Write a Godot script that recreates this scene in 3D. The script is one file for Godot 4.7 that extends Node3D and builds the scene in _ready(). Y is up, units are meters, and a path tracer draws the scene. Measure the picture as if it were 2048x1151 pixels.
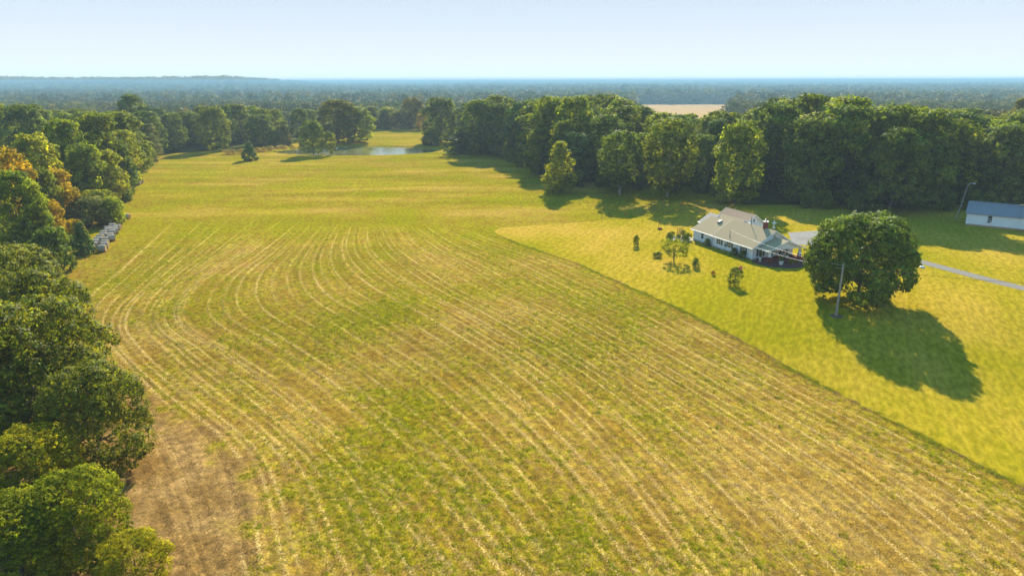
extends Node3D
# Autumn farm seen from the air: a mown hay field, hedges and woods, a pond, a white house.

const SUN_AZ := 7.0      # degrees to the right of straight ahead (-z)
const SUN_EL := 28.0
var rng := RandomNumberGenerator.new()
var nz1 := FastNoiseLite.new()
var nz2 := FastNoiseLite.new()
var nz3 := FastNoiseLite.new()
var M := {}              # materials
var proto := {}          # tree prototypes
var taken := {}
var placed_trees: Array[Vector3] = []   # x, z, half width

func _ready() -> void:
	rng.seed = 20240917
	setup_camera()
	setup_sky()
	setup_noise()
	setup_materials()
	build_ground()
	build_fields()
	build_pond()
	build_prototypes()
	build_trees()
	build_woods()
	build_far_woods()
	build_house()
	build_outbuilding()
	build_yard()
	build_bales()
	build_grass()

# ---------------------------------------------------------------- camera, sky, sun
func setup_camera() -> void:
	var cam := Camera3D.new()
	cam.name = "camera"
	cam.fov = 44.7
	cam.near = 0.5
	cam.far = 30000.0
	cam.position = Vector3(0, 35, 0)
	cam.rotation_degrees = Vector3(-16.5, 0, -0.1)
	add_child(cam)

func setup_sky() -> void:
	var sky := ProceduralSkyMaterial.new()
	sky.sky_top_color = Color(0.06, 0.18, 0.32).linear_to_srgb()
	sky.sky_horizon_color = Color(0.338, 0.336, 0.336).linear_to_srgb()
	sky.sky_curve = 0.14
	sky.ground_bottom_color = Color(0.10, 0.11, 0.05).linear_to_srgb()
	sky.ground_horizon_color = Color(0.35, 0.42, 0.46).linear_to_srgb()
	sky.ground_curve = 0.05
	sky.sun_angle_max = 40.0
	sky.sun_curve = 0.12
	var env := Environment.new()
	env.background_mode = Environment.BG_SKY
	env.sky = Sky.new()
	env.sky.sky_material = sky
	env.tonemap_mode = Environment.TONE_MAPPER_LINEAR
	env.tonemap_exposure = 2.85
	env.sdfgi_enabled = true
	env.ssao_enabled = true
	env.ssil_enabled = true
	env.fog_enabled = true
	env.fog_density = 0.00018
	env.fog_light_color = Color(0.64, 0.82, 0.95).linear_to_srgb()
	env.volumetric_fog_enabled = true
	env.volumetric_fog_density = 0.0
	var we := WorldEnvironment.new()
	we.name = "world_environment"
	we.environment = env
	add_child(we)
	# the damp air that lies over the low land beyond the farm
	var haze := FogVolume.new()
	haze.name = "valley_haze"
	haze.shape = RenderingServer.FOG_VOLUME_SHAPE_BOX
	haze.size = Vector3(22000, 52, 12600)
	haze.position = Vector3(0, 13, -6860)
	var fm := FogMaterial.new()
	fm.density = 0.00046
	fm.albedo = Color(0.13, 0.42, 0.62).linear_to_srgb()
	haze.material = fm
	add_child(haze)
	tag(haze, "blue autumn haze lying over the distant woods", "haze")
	haze.set_meta("kind", "stuff")
	var sun := DirectionalLight3D.new()
	sun.name = "sun"
	sun.light_energy = 1.5
	sun.light_color = Color(1.0, 0.90, 0.74).linear_to_srgb()
	sun.light_angular_distance = 0.5
	sun.shadow_enabled = true
	sun.rotation_degrees = Vector3(-SUN_EL, 180.0 - SUN_AZ, 0)
	add_child(sun)

# ---------------------------------------------------------------- helpers
func setup_noise() -> void:
	nz1.seed = 11; nz1.frequency = 1.0 / 34.0; nz1.fractal_octaves = 3
	nz2.seed = 23; nz2.frequency = 1.0 / 7.0; nz2.fractal_octaves = 3
	nz3.seed = 37; nz3.frequency = 1.0 / 1.3; nz3.fractal_octaves = 2

func lin(r: float, g: float, b: float) -> Color:
	return Color(r, g, b).linear_to_srgb()

func mat(r: float, g: float, b: float, rough := 0.9, metal := 0.0) -> StandardMaterial3D:
	var m := StandardMaterial3D.new()
	m.albedo_color = lin(r, g, b)
	m.roughness = rough
	m.metallic = metal
	return m

func noise_tex(freq: float, lo: Color, hi: Color, s := 512, sd := 5) -> NoiseTexture2D:
	var t := NoiseTexture2D.new()
	t.width = s; t.height = s; t.seamless = true
	var n := FastNoiseLite.new()
	n.seed = sd; n.frequency = freq; n.fractal_octaves = 5
	t.noise = n
	var g := Gradient.new()
	g.set_color(0, lo); g.set_color(1, hi)
	t.color_ramp = g
	return t

func grained(lo: Color, hi: Color, scale: float, rough := 0.9, freq := 0.02, sd := 5) -> StandardMaterial3D:
	var m := StandardMaterial3D.new()
	m.albedo_texture = noise_tex(freq, lo.linear_to_srgb(), hi.linear_to_srgb(), 256, sd)
	m.uv1_triplanar = true
	m.uv1_scale = Vector3.ONE * scale
	m.roughness = rough
	m.metallic_specular = 0.1
	return m

func leaf_mat(r: float, g: float, b: float, through := 0.75) -> StandardMaterial3D:
	var m := StandardMaterial3D.new()
	m.vertex_color_use_as_albedo = true
	m.albedo_color = lin(r, g, b)
	m.roughness = 0.62
	m.metallic_specular = 0.12
	m.backlight_enabled = true
	m.backlight = lin(through, through * 0.95, through * 0.35)
	return m

func setup_materials() -> void:
	M.deep = leaf_mat(1.4, 1.52, 0.9, 1.0)
	M.mid = leaf_mat(2.05, 2.05, 0.5, 1.15)
	M.olive = leaf_mat(1.7, 1.65, 0.55, 1.05)
	M.lime = leaf_mat(3.1, 2.6, 0.5, 1.15)
	M.lime2 = leaf_mat(1.95, 1.95, 0.5, 1.05)
	M.gold = leaf_mat(4.2, 2.4, 0.3, 1.0)
	M.gold2 = leaf_mat(1.9, 1.45, 0.5, 0.8)
	M.orange = leaf_mat(4.4, 2.5, 0.3, 1.0)
	M.rust = leaf_mat(2.9, 1.35, 0.5, 0.8)
	M.grey = leaf_mat(1.7, 1.4, 1.5, 0.6)
	M.yardgreen = leaf_mat(1.4, 1.6, 0.85, 0.95)
	M.yardgreen.metallic_specular = 0.2
	M.oakgreen = leaf_mat(1.5, 1.5, 0.5, 1.1)
	M.oakgreen.metallic_specular = 0.3
	M.pink = leaf_mat(5.5, 1.9, 7.0, 0.6)
	M.straw = leaf_mat(5.0, 2.9, 3.0, 0.5)
	M.cedar = leaf_mat(1.0, 1.25, 1.1, 0.6)
	M.bark = grained(Color(0.09, 0.07, 0.05), Color(0.2, 0.17, 0.13), 0.7)
	M.pale_bark = grained(Color(0.2, 0.18, 0.14), Color(0.42, 0.39, 0.33), 0.7)
	M.white = grained(Color(0.74, 0.75, 0.76), Color(0.82, 0.83, 0.83), 0.25, 0.7)
	M.trim = mat(0.82, 0.81, 0.78, 0.6)
	M.shingle = grained(Color(0.32, 0.25, 0.14), Color(0.49, 0.40, 0.25), 1.6, 0.95, 0.06)
	M.tan_roof = grained(Color(0.34, 0.23, 0.15), Color(0.44, 0.31, 0.21), 0.6, 0.8)
	M.pale_roof = grained(Color(0.34, 0.29, 0.25), Color(0.44, 0.38, 0.33), 0.6, 0.7)
	M.shutter = mat(0.02, 0.06, 0.075, 0.5)
	M.dark = mat(0.02, 0.022, 0.025, 0.5)
	M.iron = mat(0.05, 0.05, 0.055, 0.45, 0.6)
	M.brick = grained(Color(0.12, 0.035, 0.03), Color(0.3, 0.1, 0.075), 2.5, 0.9, 0.08)
	M.mulch = grained(Color(0.07, 0.03, 0.025), Color(0.19, 0.085, 0.065), 2.0, 1.0, 0.1)
	M.stone = grained(Color(0.34, 0.32, 0.28), Color(0.6, 0.57, 0.52), 1.5)
	M.glass = mat(0.03, 0.035, 0.04, 0.08)
	M.glass.metallic_specular = 0.8
	M.wood = grained(Color(0.22, 0.2, 0.16), Color(0.4, 0.37, 0.3), 1.2)
	M.brown_wood = grained(Color(0.3, 0.17, 0.06), Color(0.45, 0.27, 0.1), 1.2)
	M.blue_metal = mat(0.21, 0.218, 0.23, 0.45, 0.1)
	M.wire = mat(0.5, 0.48, 0.45, 0.5)
	M.black_wire = mat(0.03, 0.03, 0.03, 0.5)
	M.block = grained(Color(0.3, 0.19, 0.1), Color(0.5, 0.36, 0.22), 1.4)
	M.asphalt = grained(Color(0.14, 0.13, 0.11), Color(0.25, 0.235, 0.2), 0.35, 0.85, 0.05)
	M.soil = grained(Color(0.10, 0.06, 0.035), Color(0.24, 0.15, 0.09), 0.6)

func sstep(a: float, b: float, x: float) -> float:
	var t := clampf((x - a) / (b - a), 0.0, 1.0)
	return t * t * (3.0 - 2.0 * t)

func hgt(x: float, z: float) -> float:
	var h := -2.0 * sstep(-112.0, -74.0, z)
	if z < -330.0 and z > -420.0:
		var d := Vector2((x + 82.0) / 42.0, (z + 376.0) / 26.0).length()
		h -= 2.2 * (1.0 - sstep(0.75, 1.15, d))
	if z < -900.0:
		var f := sstep(900.0, 2600.0, -z)
		h += f * 5.0 * nz1.get_noise_2d(x * 0.06, z * 0.06)
		var bear := x / -z
		var left := 1.0 - sstep(-0.42, -0.22, bear)
		var far := exp(-pow((-z - 3000.0) / 900.0, 2.0))
		h += far * left * (27.0 + 10.0 * nz1.get_noise_2d(x * 0.02 + 50.0, 7.0))
		h += far * 15.0 * exp(-pow((bear + 0.80) / 0.10, 2.0))
		h += far * 4.0 * exp(-pow((bear + 0.385) / 0.03, 2.0))
	return h

func numbered(called: String) -> String:
	if not taken.has(called):
		taken[called] = 0
		return called
	taken[called] += 1
	return "%s_%03d" % [called, taken[called]]

func tag(o: Node3D, label: String, category: String, group := "") -> Node3D:
	o.set_meta("label", label)
	o.set_meta("category", category)
	if group:
		o.set_meta("group", group)
	return o

func thing(called: String, label: String, category: String, at: Vector3, turn := 0.0, group := "") -> Node3D:
	var o := Node3D.new()
	o.name = numbered(called)
	add_child(o)
	o.position = at
	o.rotation.y = turn
	tag(o, label, category, group)
	return o

func part(called: String, m: Mesh, material: Material, parent: Node3D, at := Vector3.ZERO, turn := Vector3.ZERO) -> MeshInstance3D:
	var o := MeshInstance3D.new()
	o.name = numbered(called) if parent == self else called
	o.mesh = m
	o.material_override = material
	o.position = at
	o.rotation = turn
	parent.add_child(o, true)
	return o

func structure(called: String, m: Mesh, material: Material) -> MeshInstance3D:
	var o := part(called, m, material, self)
	o.set_meta("kind", "structure")
	return o

# A mesh under construction: flat lists that become one surface.
class Mb:
	var v := PackedVector3Array()
	var n := PackedVector3Array()
	var c := PackedColorArray()
	var uv := PackedVector2Array()
	var ix := PackedInt32Array()
	func quad(a: Vector3, b: Vector3, cc: Vector3, d: Vector3) -> void:   # seen from outside: counter-clockwise a b c d
		var nn := (b - a).cross(d - a).normalized()
		var k := v.size()
		for p in [a, b, cc, d]:
			v.append(p); n.append(nn)
		ix.append_array(PackedInt32Array([k, k + 2, k + 1, k, k + 3, k + 2]))
	func tri(a: Vector3, b: Vector3, cc: Vector3) -> void:
		var nn := (b - a).cross(cc - a).normalized()
		var k := v.size()
		for p in [a, b, cc]:
			v.append(p); n.append(nn)
		ix.append_array(PackedInt32Array([k, k + 2, k + 1]))
	func box(lo: Vector3, hi: Vector3) -> void:
		var p: Array[Vector3] = []
		for i in 8:
			p.append(Vector3(hi.x if i & 1 else lo.x, hi.y if i & 2 else lo.y, hi.z if i & 4 else lo.z))
		quad(p[4], p[5], p[7], p[6]); quad(p[1], p[0], p[2], p[3])
		quad(p[5], p[1], p[3], p[7]); quad(p[0], p[4], p[6], p[2])
		quad(p[6], p[7], p[3], p[2]); quad(p[0], p[1], p[5], p[4])
	func hexa(p: Array) -> void:   # 8 corners: bottom loop 0-3 counter-clockwise from above, top loop 4-7
		quad(p[4], p[5], p[6], p[7]); quad(p[3], p[2], p[1], p[0])
		for i in 4:
			var j := (i + 1) % 4
			quad(p[i], p[j], p[j + 4], p[i + 4])
	func tube(path: Array, radii: Array, sides := 7) -> void:
		var k0 := v.size()
		for i in path.size():
			var dir: Vector3 = (path[mini(i + 1, path.size() - 1)] - path[maxi(i - 1, 0)]).normalized()
			var s := dir.cross(Vector3(0.31, 0.17, 0.93)).normalized()
			if absf(dir.dot(Vector3(0.31, 0.17, 0.93).normalized())) > 0.95:
				s = dir.cross(Vector3.RIGHT).normalized()
			var t := s.cross(dir)
			for q in sides:
				var a := TAU * q / sides
				var o := s * cos(a) + t * sin(a)
				v.append(path[i] + o * radii[i]); n.append(o)
		for i in path.size() - 1:
			for q in sides:
				var a := k0 + i * sides + q
				var b := k0 + i * sides + (q + 1) % sides
				ix.append_array(PackedInt32Array([a, b, a + sides, b, b + sides, a + sides]))
		var top := v.size()
		v.append(path[-1]); n.append((path[-1] - path[-2]).normalized())
		var r := k0 + (path.size() - 1) * sides
		for q in sides:
			ix.append_array(PackedInt32Array([top, r + q, r + (q + 1) % sides]))
	func lathe(prof: Array, sides := 14) -> void:   # Vector2(radius, height) from the bottom up
		var k0 := v.size()
		for i in prof.size():
			var d: Vector2 = prof[mini(i + 1, prof.size() - 1)] - prof[maxi(i - 1, 0)]
			for q in sides:
				var a := TAU * q / sides
				v.append(Vector3(cos(a) * prof[i].x, prof[i].y, sin(a) * prof[i].x))
				n.append(Vector3(cos(a) * d.y, -d.x, sin(a) * d.y).normalized())
		for i in prof.size() - 1:
			for q in sides:
				var a := k0 + i * sides + q
				var b := k0 + i * sides + (q + 1) % sides
				ix.append_array(PackedInt32Array([a, b, a + sides, b, b + sides, a + sides]))
	func mesh() -> ArrayMesh:
		var arr := []
		arr.resize(Mesh.ARRAY_MAX)
		arr[Mesh.ARRAY_VERTEX] = v
		arr[Mesh.ARRAY_NORMAL] = n
		if c.size() == v.size():
			arr[Mesh.ARRAY_COLOR] = c
		if uv.size() == v.size():
			arr[Mesh.ARRAY_TEX_UV] = uv
		arr[Mesh.ARRAY_INDEX] = ix
		var m := ArrayMesh.new()
		m.add_surface_from_arrays(Mesh.PRIMITIVE_TRIANGLES, arr)
		return m

func box_mesh(w: float, h: float, d: float) -> ArrayMesh:   # stands on its base
	var b := Mb.new()
	b.box(Vector3(-w / 2, 0, -d / 2), Vector3(w / 2, h, d / 2))
	return b.mesh()

func slab(corners: Array, thick: float) -> ArrayMesh:   # four corners of the upper face, counter-clockwise seen from its outside
	var b := Mb.new()
	var nn: Vector3 = (corners[1] - corners[0]).cross(corners[3] - corners[0]).normalized()
	var p := []
	for q in corners: p.append(q - nn * thick)
	for q in corners: p.append(q)
	b.hexa(p)
	return b.mesh()

func prism(outline: Array, z0: float, z1: float) -> ArrayMesh:   # Vector2 outline, counter-clockwise, swept from z0 to z1 (z1 > z0)
	var b := Mb.new()
	var poly := PackedVector2Array(outline)
	var t := Geometry2D.triangulate_polygon(poly)
	for i in range(0, t.size(), 3):
		var q := [poly[t[i]], poly[t[i + 1]], poly[t[i + 2]]]
		if (q[1] - q[0]).cross(q[2] - q[0]) < 0: q = [q[0], q[2], q[1]]
		b.tri(Vector3(q[0].x, q[0].y, z1), Vector3(q[1].x, q[1].y, z1), Vector3(q[2].x, q[2].y, z1))
		b.tri(Vector3(q[0].x, q[0].y, z0), Vector3(q[2].x, q[2].y, z0), Vector3(q[1].x, q[1].y, z0))
	for i in poly.size():
		var a := poly[i]
		var e := poly[(i + 1) % poly.size()]
		b.quad(Vector3(a.x, a.y, z1), Vector3(a.x, a.y, z0), Vector3(e.x, e.y, z0), Vector3(e.x, e.y, z1))
	return b.mesh()

# a curved sheet laid on the ground: rows of (x0, x1) along z
func sheet(rows: Array, lift: float, cols: Array, box: Rect2) -> ArrayMesh:   # rows: Vector3(z, x_left, x_right)
	var b := Mb.new()
	var nc := cols.size()
	for r in rows:
		for t in nc:
			var x: float = lerpf(r.y, r.z, cols[t])
			b.v.append(Vector3(x, hgt(x, r.x) + lift, r.x))
			var e := 1.0
			b.n.append(Vector3(hgt(x - e, r.x) - hgt(x + e, r.x), 2.0 * e, hgt(x, r.x - e) - hgt(x, r.x + e)).normalized())
			b.uv.append(Vector2((x - box.position.x) / box.size.x, (r.x - box.position.y) / box.size.y))
	for i in rows.size() - 1:
		for t in nc - 1:
			var a := i * nc + t
			# rows run away from the camera (z falls)
			b.ix.append_array(PackedInt32Array([a, a + nc, a + 1, a + 1, a + nc, a + nc + 1]))
	return b.mesh()

func along(poly: Array, z: float) -> float:   # x of a polyline (Vector2 x, z with falling z) at z
	for i in poly.size() - 1:
		if z <= poly[i].y and z >= poly[i + 1].y:
			return lerpf(poly[i].x, poly[i + 1].x, (z - poly[i].y) / (poly[i + 1].y - poly[i].y))
	return poly[0].x if z > poly[0].y else poly[-1].x

# ---------------------------------------------------------------- ground, fields, pond
var LAWN_EDGE := [Vector2(53, -38), Vector2(50.7, -45.5), Vector2(48.5, -58.1), Vector2(41.2, -76.1), Vector2(33.8, -92.7), Vector2(24, -112), Vector2(12.6, -136), Vector2(2, -152), Vector2(-3.2, -162), Vector2(-4.4, -167), Vector2(-2.5, -170.5), Vector2(14, -176), Vector2(45, -187), Vector2(60, -190), Vector2(66, -204)]
var FIELD_LEFT := [Vector2(-38, -38), Vector2(-48, -56), Vector2(-58, -71), Vector2(-72, -88), Vector2(-88, -108), Vector2(-98, -127), Vector2(-98, -145), Vector2(-110, -180), Vector2(-136, -233), Vector2(-150, -271), Vector2(-166, -315), Vector2(-178, -350), Vector2(-140, -392), Vector2(-132, -440), Vector2(-134, -545)]
var FIELD_RIGHT := [Vector2(54, -38), Vector2(51.4, -45.5), Vector2(49.2, -58.1), Vector2(42, -76.1), Vector2(34.6, -92.7), Vector2(24.8, -112), Vector2(13.4, -136), Vector2(3, -152), Vector2(-2, -162), Vector2(0, -169), Vector2(16, -175), Vector2(62, -189.5), Vector2(72, -215), Vector2(62, -240), Vector2(15, -256), Vector2(-4, -340), Vector2(-28, -390), Vector2(-40, -440), Vector2(-44, -545)]
const NEAR_BOX := Rect2(-122, -200, 180, 162)
const FAR_BOX := Rect2(-200, -548, 290, 352)
const LAWN_BOX := Rect2(-8, -206, 250, 168)
var SWATHS := [
	[Vector2(-20, -38), Vector2(-25.4, -45.5), Vector2(-40.2, -65.5), Vector2(-55.3, -86.5), Vector2(-66.8, -101.1), Vector2(-73, -113), Vector2(-77, -130), Vector2(-85, -160), Vector2(-93, -190)],
	[Vector2(-13, -38), Vector2(-19, -45.5), Vector2(-28.5, -64.5), Vector2(-43.2, -79.6), Vector2(-55.3, -92.2), Vector2(-61.6, -102), Vector2(-66, -118), Vector2(-72, -150), Vector2(-78.5, -184)],
	[Vector2(3, -38), Vector2(-2.1, -45.5), Vector2(-11.6, -60.3), Vector2(-25.3, -78.1), Vector2(-37.3, -90.1), Vector2(-50.4, -102.9), Vector2(-56, -123), Vector2(-55.5, -145), Vector2(-57, -185)],
	[Vector2(18, -38), Vector2(15.9, -45.5), Vector2(10.6, -65.5), Vector2(3.1, -83.8), Vector2(-9.1, -101.1), Vector2(-21.6, -118), Vector2(-30, -133), Vector2(-36, -150), Vector2(-40, -172)],
	[Vector2(52.5, -38), Vector2(49.5, -45.5), Vector2(47.3, -58.1), Vector2(40, -76.1), Vector2(32.6, -92.7), Vector2(22.8, -112), Vector2(11.4, -136), Vector2(0, -152), Vector2(-11, -170)]]
var swath_lines: Array[PackedVector2Array] = []
var swath_w := PackedFloat32Array()
var swath_keys: Array[PackedVector2Array] = []

func cubic(pts: Array, n: int) -> PackedVector2Array:   # a smooth curve through the points
	var out := PackedVector2Array()
	var segs := pts.size() - 1
	for i in n:
		var f := float(i) / (n - 1) * segs
		var k := mini(int(f), segs - 1)
		var a: Vector2 = pts[maxi(k - 1, 0)]
		var d: Vector2 = pts[mini(k + 2, segs)]
		out.append((pts[k] as Vector2).cubic_interpolate(pts[k + 1], a, d, f - k))
	return out

func make_swaths() -> void:
	var keys := swath_keys
	for s in SWATHS: keys.append(cubic(s, 260))
	var counts := [4, 10, 12, 21]
	for k in 4:
		for j in counts[k]:
			var t: float = (j + rng.randf_range(-0.3, 0.3)) / counts[k]
			if k == 0 and j == 0: t = 0.2
			var line := PackedVector2Array()
			for i in 260:
				line.append(keys[k][i].lerp(keys[k + 1][i], t))
			swath_lines.append(line)
			swath_w.append(rng.randf_range(0.5, 1.0))

# how green (1) or dry (0) the hay field is at a place
func green_at(x: float, z: float, n1: float, n2: float) -> float:
	var g := 0.23 + 0.30 * sstep(-80.0, -190.0, z) + 0.44 * n1 + 0.26 * n2
	g -= 0.10 * sstep(-75.0, -45.0, z)
	g += 0.40 * exp(-(pow((x + 22.0) / 9.0, 2.0) + pow((z + 102.0) / 8.0, 2.0)))
	g += 0.22 * exp(-(pow((x + 14.0) / 9.0, 2.0) + pow((z + 62.0) / 16.0, 2.0)))
	return g

const BROWN := [Vector2(-52, -84), Vector2(-47, -80), Vector2(-38, -73), Vector2(-30, -66), Vector2(-25, -60), Vector2(-22.5, -54), Vector2(-22, -49), Vector2(-23.5, -43), Vector2(-25, -38)]
func bare_at(x: float, z: float, n2: float) -> float:   # the trodden corner by the near oaks
	if z < -83.0 or x > -18.0: return 0.0
	var e := -52.0
	for i in BROWN.size() - 1:
		if z >= BROWN[i].y and z <= BROWN[i + 1].y:
			e = lerpf(BROWN[i].x, BROWN[i + 1].x, (z - BROWN[i].y) / (BROWN[i + 1].y - BROWN[i].y))
	return sstep(2.6, -2.6, x - e + n2 * 6.0)

func stamp(to: PackedByteArray, box: Rect2, w: int, h: int, line: PackedVector2Array, amp: float, wide: float, sd: float, hits: int, spare_bare := true) -> void:
	for i in line.size() - 1:
		var a := line[i]
		var e := line[i + 1]
		var count := int(a.distance_to(e) / 0.09) + 1
		var k0 := clampf(0.60 + 0.85 * nz2.get_noise_2d(a.x * 0.5 + sd, a.y * 0.5) + 0.5 * nz1.get_noise_2d(a.x + sd, a.y), 0.0, 1.0) * amp
		k0 *= 1.0 - sstep(-136.0, -188.0, a.y + 16.0 * sin(sd * 0.37))
		if absf(k0) < 6.0 or spare_bare and bare_at(a.x, a.y, 0.0) > 0.5: continue
		for s in count:
			var p := a.lerp(e, float(s) / count)
			for q in hits:
				var px := int((p.x + rng.randfn(0.0, wide) - box.position.x) / box.size.x * w)
				var py := int((p.y + rng.randfn(0.0, wide) - box.position.y) / box.size.y * h)
				if px >= 0 and py >= 0 and px < w and py < h:
					var at := py * w + px
					to[at] = clampi(to[at] + int(k0), 0, 255)

func field_map(box: Rect2, w: int, h: int, with_swaths: bool) -> Array:
	var sw := PackedByteArray()      # straw
	sw.resize(w * h)
	var st := PackedByteArray()      # streaks along the mowing, 128 = none
	st.resize(w * h)
	st.fill(128)
	if with_swaths:
		for li in swath_lines.size():
			stamp(sw, box, w, h, swath_lines[li], (0.3 + 0.7 * swath_w[li]) * 150.0, 0.14, li * 40.0, 4)
		for k in 4:
			for j in [50, 100, 120, 190][k]:
				var t := rng.randf()
				var line := PackedVector2Array()
				for i in 260: line.append(swath_keys[k][i].lerp(swath_keys[k + 1][i], t))
				stamp(st, box, w, h, line, rng.randf_range(26.0, 66.0) * (1.0 if rng.randf() < 0.5 else -1.0), rng.randf_range(0.08, 0.22), j * 17.0, 2, false)
	var px_b := PackedByteArray()
	px_b.resize(w * h * 3)
	var hb := PackedByteArray()
	hb.resize(w * h)
	var r := 12345
	var at := 0
	var n1 := 0.0
	var bare := 0.0
	var band := 0.0
	for j in h:
		var z := box.position.y + (j + 0.5) / h * box.size.y
		for i in w:
			var x := box.position.x + (i + 0.5) / w * box.size.x
			var n2 := nz2.get_noise_2d(x, z)
			if i & 3 == 0:
				n1 = nz1.get_noise_2d(x, z)
				bare = bare_at(x, z, n2)
			var n3 := nz3.get_noise_2d(x, z)
			r = (r * 1103515245 + 12345) & 0x7fffffff
			var k := (r >> 12 & 255) / 255.0
			var sk := (st[at] - 128) / 128.0
			var g := clampf(green_at(x, z, n1, n2) + 0.30 * n3 + (k - 0.5) * 0.36 - 0.55 * sk, 0.0, 1.0) * (1.0 - bare)
			var s := minf(1.0, sw[at] / 255.0 * 1.15)
			var tone := 0.66 + 0.30 * k + 0.17 * n3 + 0.24 * sk
			# dry stubble to living grass, then straw on top: sRGB bytes
			var dry := clampf(0.5 + 0.9 * n2 - 0.5 * n1 + 0.4 * sk, 0.0, 1.0)
			if z < -150.0:   # older cuts run across the far half
				if i & 3 == 0: band = sstep(-150.0, -215.0, z) * (0.5 * nz2.get_noise_2d(x * 0.10, z * 0.45 + 0.02 * x) + 0.5 * nz1.get_noise_2d(x * 0.3 + 90.0, z * 1.6))
				dry = clampf(dry + band, 0.0, 1.0)
				g = clampf(g - 0.4 * band, 0.0, 1.0)
				tone += 0.12 * band
			var cr := lerpf(lerpf(156.0, 186.0, dry), 148.0, g)
			var cg := lerpf(lerpf(120.0, 150.0, dry), 147.0, g)
			var cb := lerpf(lerpf(40.0, 72.0, dry), 4.0, g)
			if bare > 0.0:
				cr = lerpf(cr, lerpf(146.0, 186.0, dry), bare)
				cg = lerpf(cg, lerpf(112.0, 150.0, dry), bare)
				cb = lerpf(cb, lerpf(58.0, 92.0, dry), bare)
			cr = lerpf(cr * tone, 214.0, s)
			cg = lerpf(cg * tone, 184.0, s)
			cb = lerpf(cb * tone, 116.0, s)
			px_b[at * 3] = clampi(int(cr), 0, 255)
			px_b[at * 3 + 1] = clampi(int(cg), 0, 255)
			px_b[at * 3 + 2] = clampi(int(cb), 0, 255)
			hb[at] = clampi(int(90.0 + 55.0 * n3 + 60.0 * (k - 0.5) + 100.0 * s + 20.0 * n2 + 40.0 * sk), 0, 255)
			at += 1
	return [Image.create_from_data(w, h, false, Image.FORMAT_RGB8, px_b), Image.create_from_data(w, h, false, Image.FORMAT_L8, hb)]

func lawn_map(box: Rect2, w: int, h: int) -> Array:
	var px_b := PackedByteArray()
	px_b.resize(w * h * 3)
	var hb := PackedByteArray()
	hb.resize(w * h)
	var r := 777
	var at := 0
	for j in h:
		var z := box.position.y + (j + 0.5) / h * box.size.y
		for i in w:
			var x := box.position.x + (i + 0.5) / w * box.size.x
			# mower tracks run along the field edge
			var u := x * 0.916 + z * 0.40
			var l := -x * 0.40 + z * 0.916
			var n1 := nz1.get_noise_2d(x * 0.9 + 300.0, z * 0.9)
			var n2 := nz2.get_noise_2d(u * 1.3, l * 0.16)
			var n3 := nz3.get_noise_2d(u * 1.5, l * 0.5)
			r = (r * 1103515245 + 12345) & 0x7fffffff
			var k := (r >> 12 & 255) / 255.0
			var dry := clampf(0.38 + 0.7 * n1 + 0.22 * n2 + 0.2 * n3 + 0.3 * sstep(-148.0, -170.0, z) * sstep(60.0, 20.0, x), 0.0, 1.0)
			var tone := 0.80 + 0.14 * k + 0.11 * n3 + 0.018 * sin(u * 3.3)
			px_b[at * 3] = clampi(int(lerpf(148.0, 188.0, dry) * tone), 0, 255)
			px_b[at * 3 + 1] = clampi(int(lerpf(139.0, 156.0, dry) * tone), 0, 255)
			px_b[at * 3 + 2] = clampi(int(lerpf(14.0, 58.0, dry) * tone), 0, 255)
			hb[at] = clampi(int(110.0 + 70.0 * (k - 0.5) + 60.0 * n3), 0, 255)
			at += 1
	return [Image.create_from_data(w, h, false, Image.FORMAT_RGB8, px_b), Image.create_from_data(w, h, false, Image.FORMAT_L8, hb)]

func map_mat(im: Image, bump: Image, depth: float) -> StandardMaterial3D:
	var m := StandardMaterial3D.new()
	m.albedo_texture = ImageTexture.create_from_image(im)
	m.roughness = 0.95
	m.metallic_specular = 0.0
	if bump:
		m.heightmap_enabled = true
		m.heightmap_texture = ImageTexture.create_from_image(bump)
		m.heightmap_scale = depth
	return m

func steps(a: float, b: float, d: float) -> Array:
	var out := []
	var n := int(ceil(absf(b - a) / d))
	for i in n + 1:
		out.append(lerpf(a, b, float(i) / n))
	return out

func build_ground() -> void:
	# one sheet to the horizon: finer near the camera
	var xs := []
	var zs := []
	var x := 0.0
	while x < 11000.0:
		xs.append(x)
		x += 5.0 if x < 260.0 else maxf(6.0, (x - 230.0) * 0.16)
	var cols := []
	for i in range(xs.size() - 1, 0, -1): cols.append(-xs[i])
	cols.append_array(xs)
	var z := 90.0
	while z > -13000.0:
		zs.append(z)
		z -= 5.0 if z > -460.0 else maxf(6.0, (-z - 440.0) * 0.07)
	var b := Mb.new()
	var nc := cols.size()
	for zz in zs:
		for xx in cols:
			b.v.append(Vector3(xx, hgt(xx, zz) - 0.03, zz))
			b.n.append(Vector3.UP)
			b.uv.append(Vector2(xx, zz))
	for i in zs.size() - 1:
		for t in nc - 1:
			var a := i * nc + t
			b.ix.append_array(PackedInt32Array([a, a + nc, a + 1, a + 1, a + nc, a + nc + 1]))
	var gm := StandardMaterial3D.new()
	gm.albedo_texture = noise_tex(0.012, lin(0.045, 0.055, 0.012), lin(0.11, 0.11, 0.03), 512, 3)
	gm.uv1_scale = Vector3(1.0 / 90.0, 1.0 / 90.0, 1.0)
	gm.roughness = 1.0
	gm.metallic_specular = 0.0
	structure("ground", b.mesh(), gm)

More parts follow.
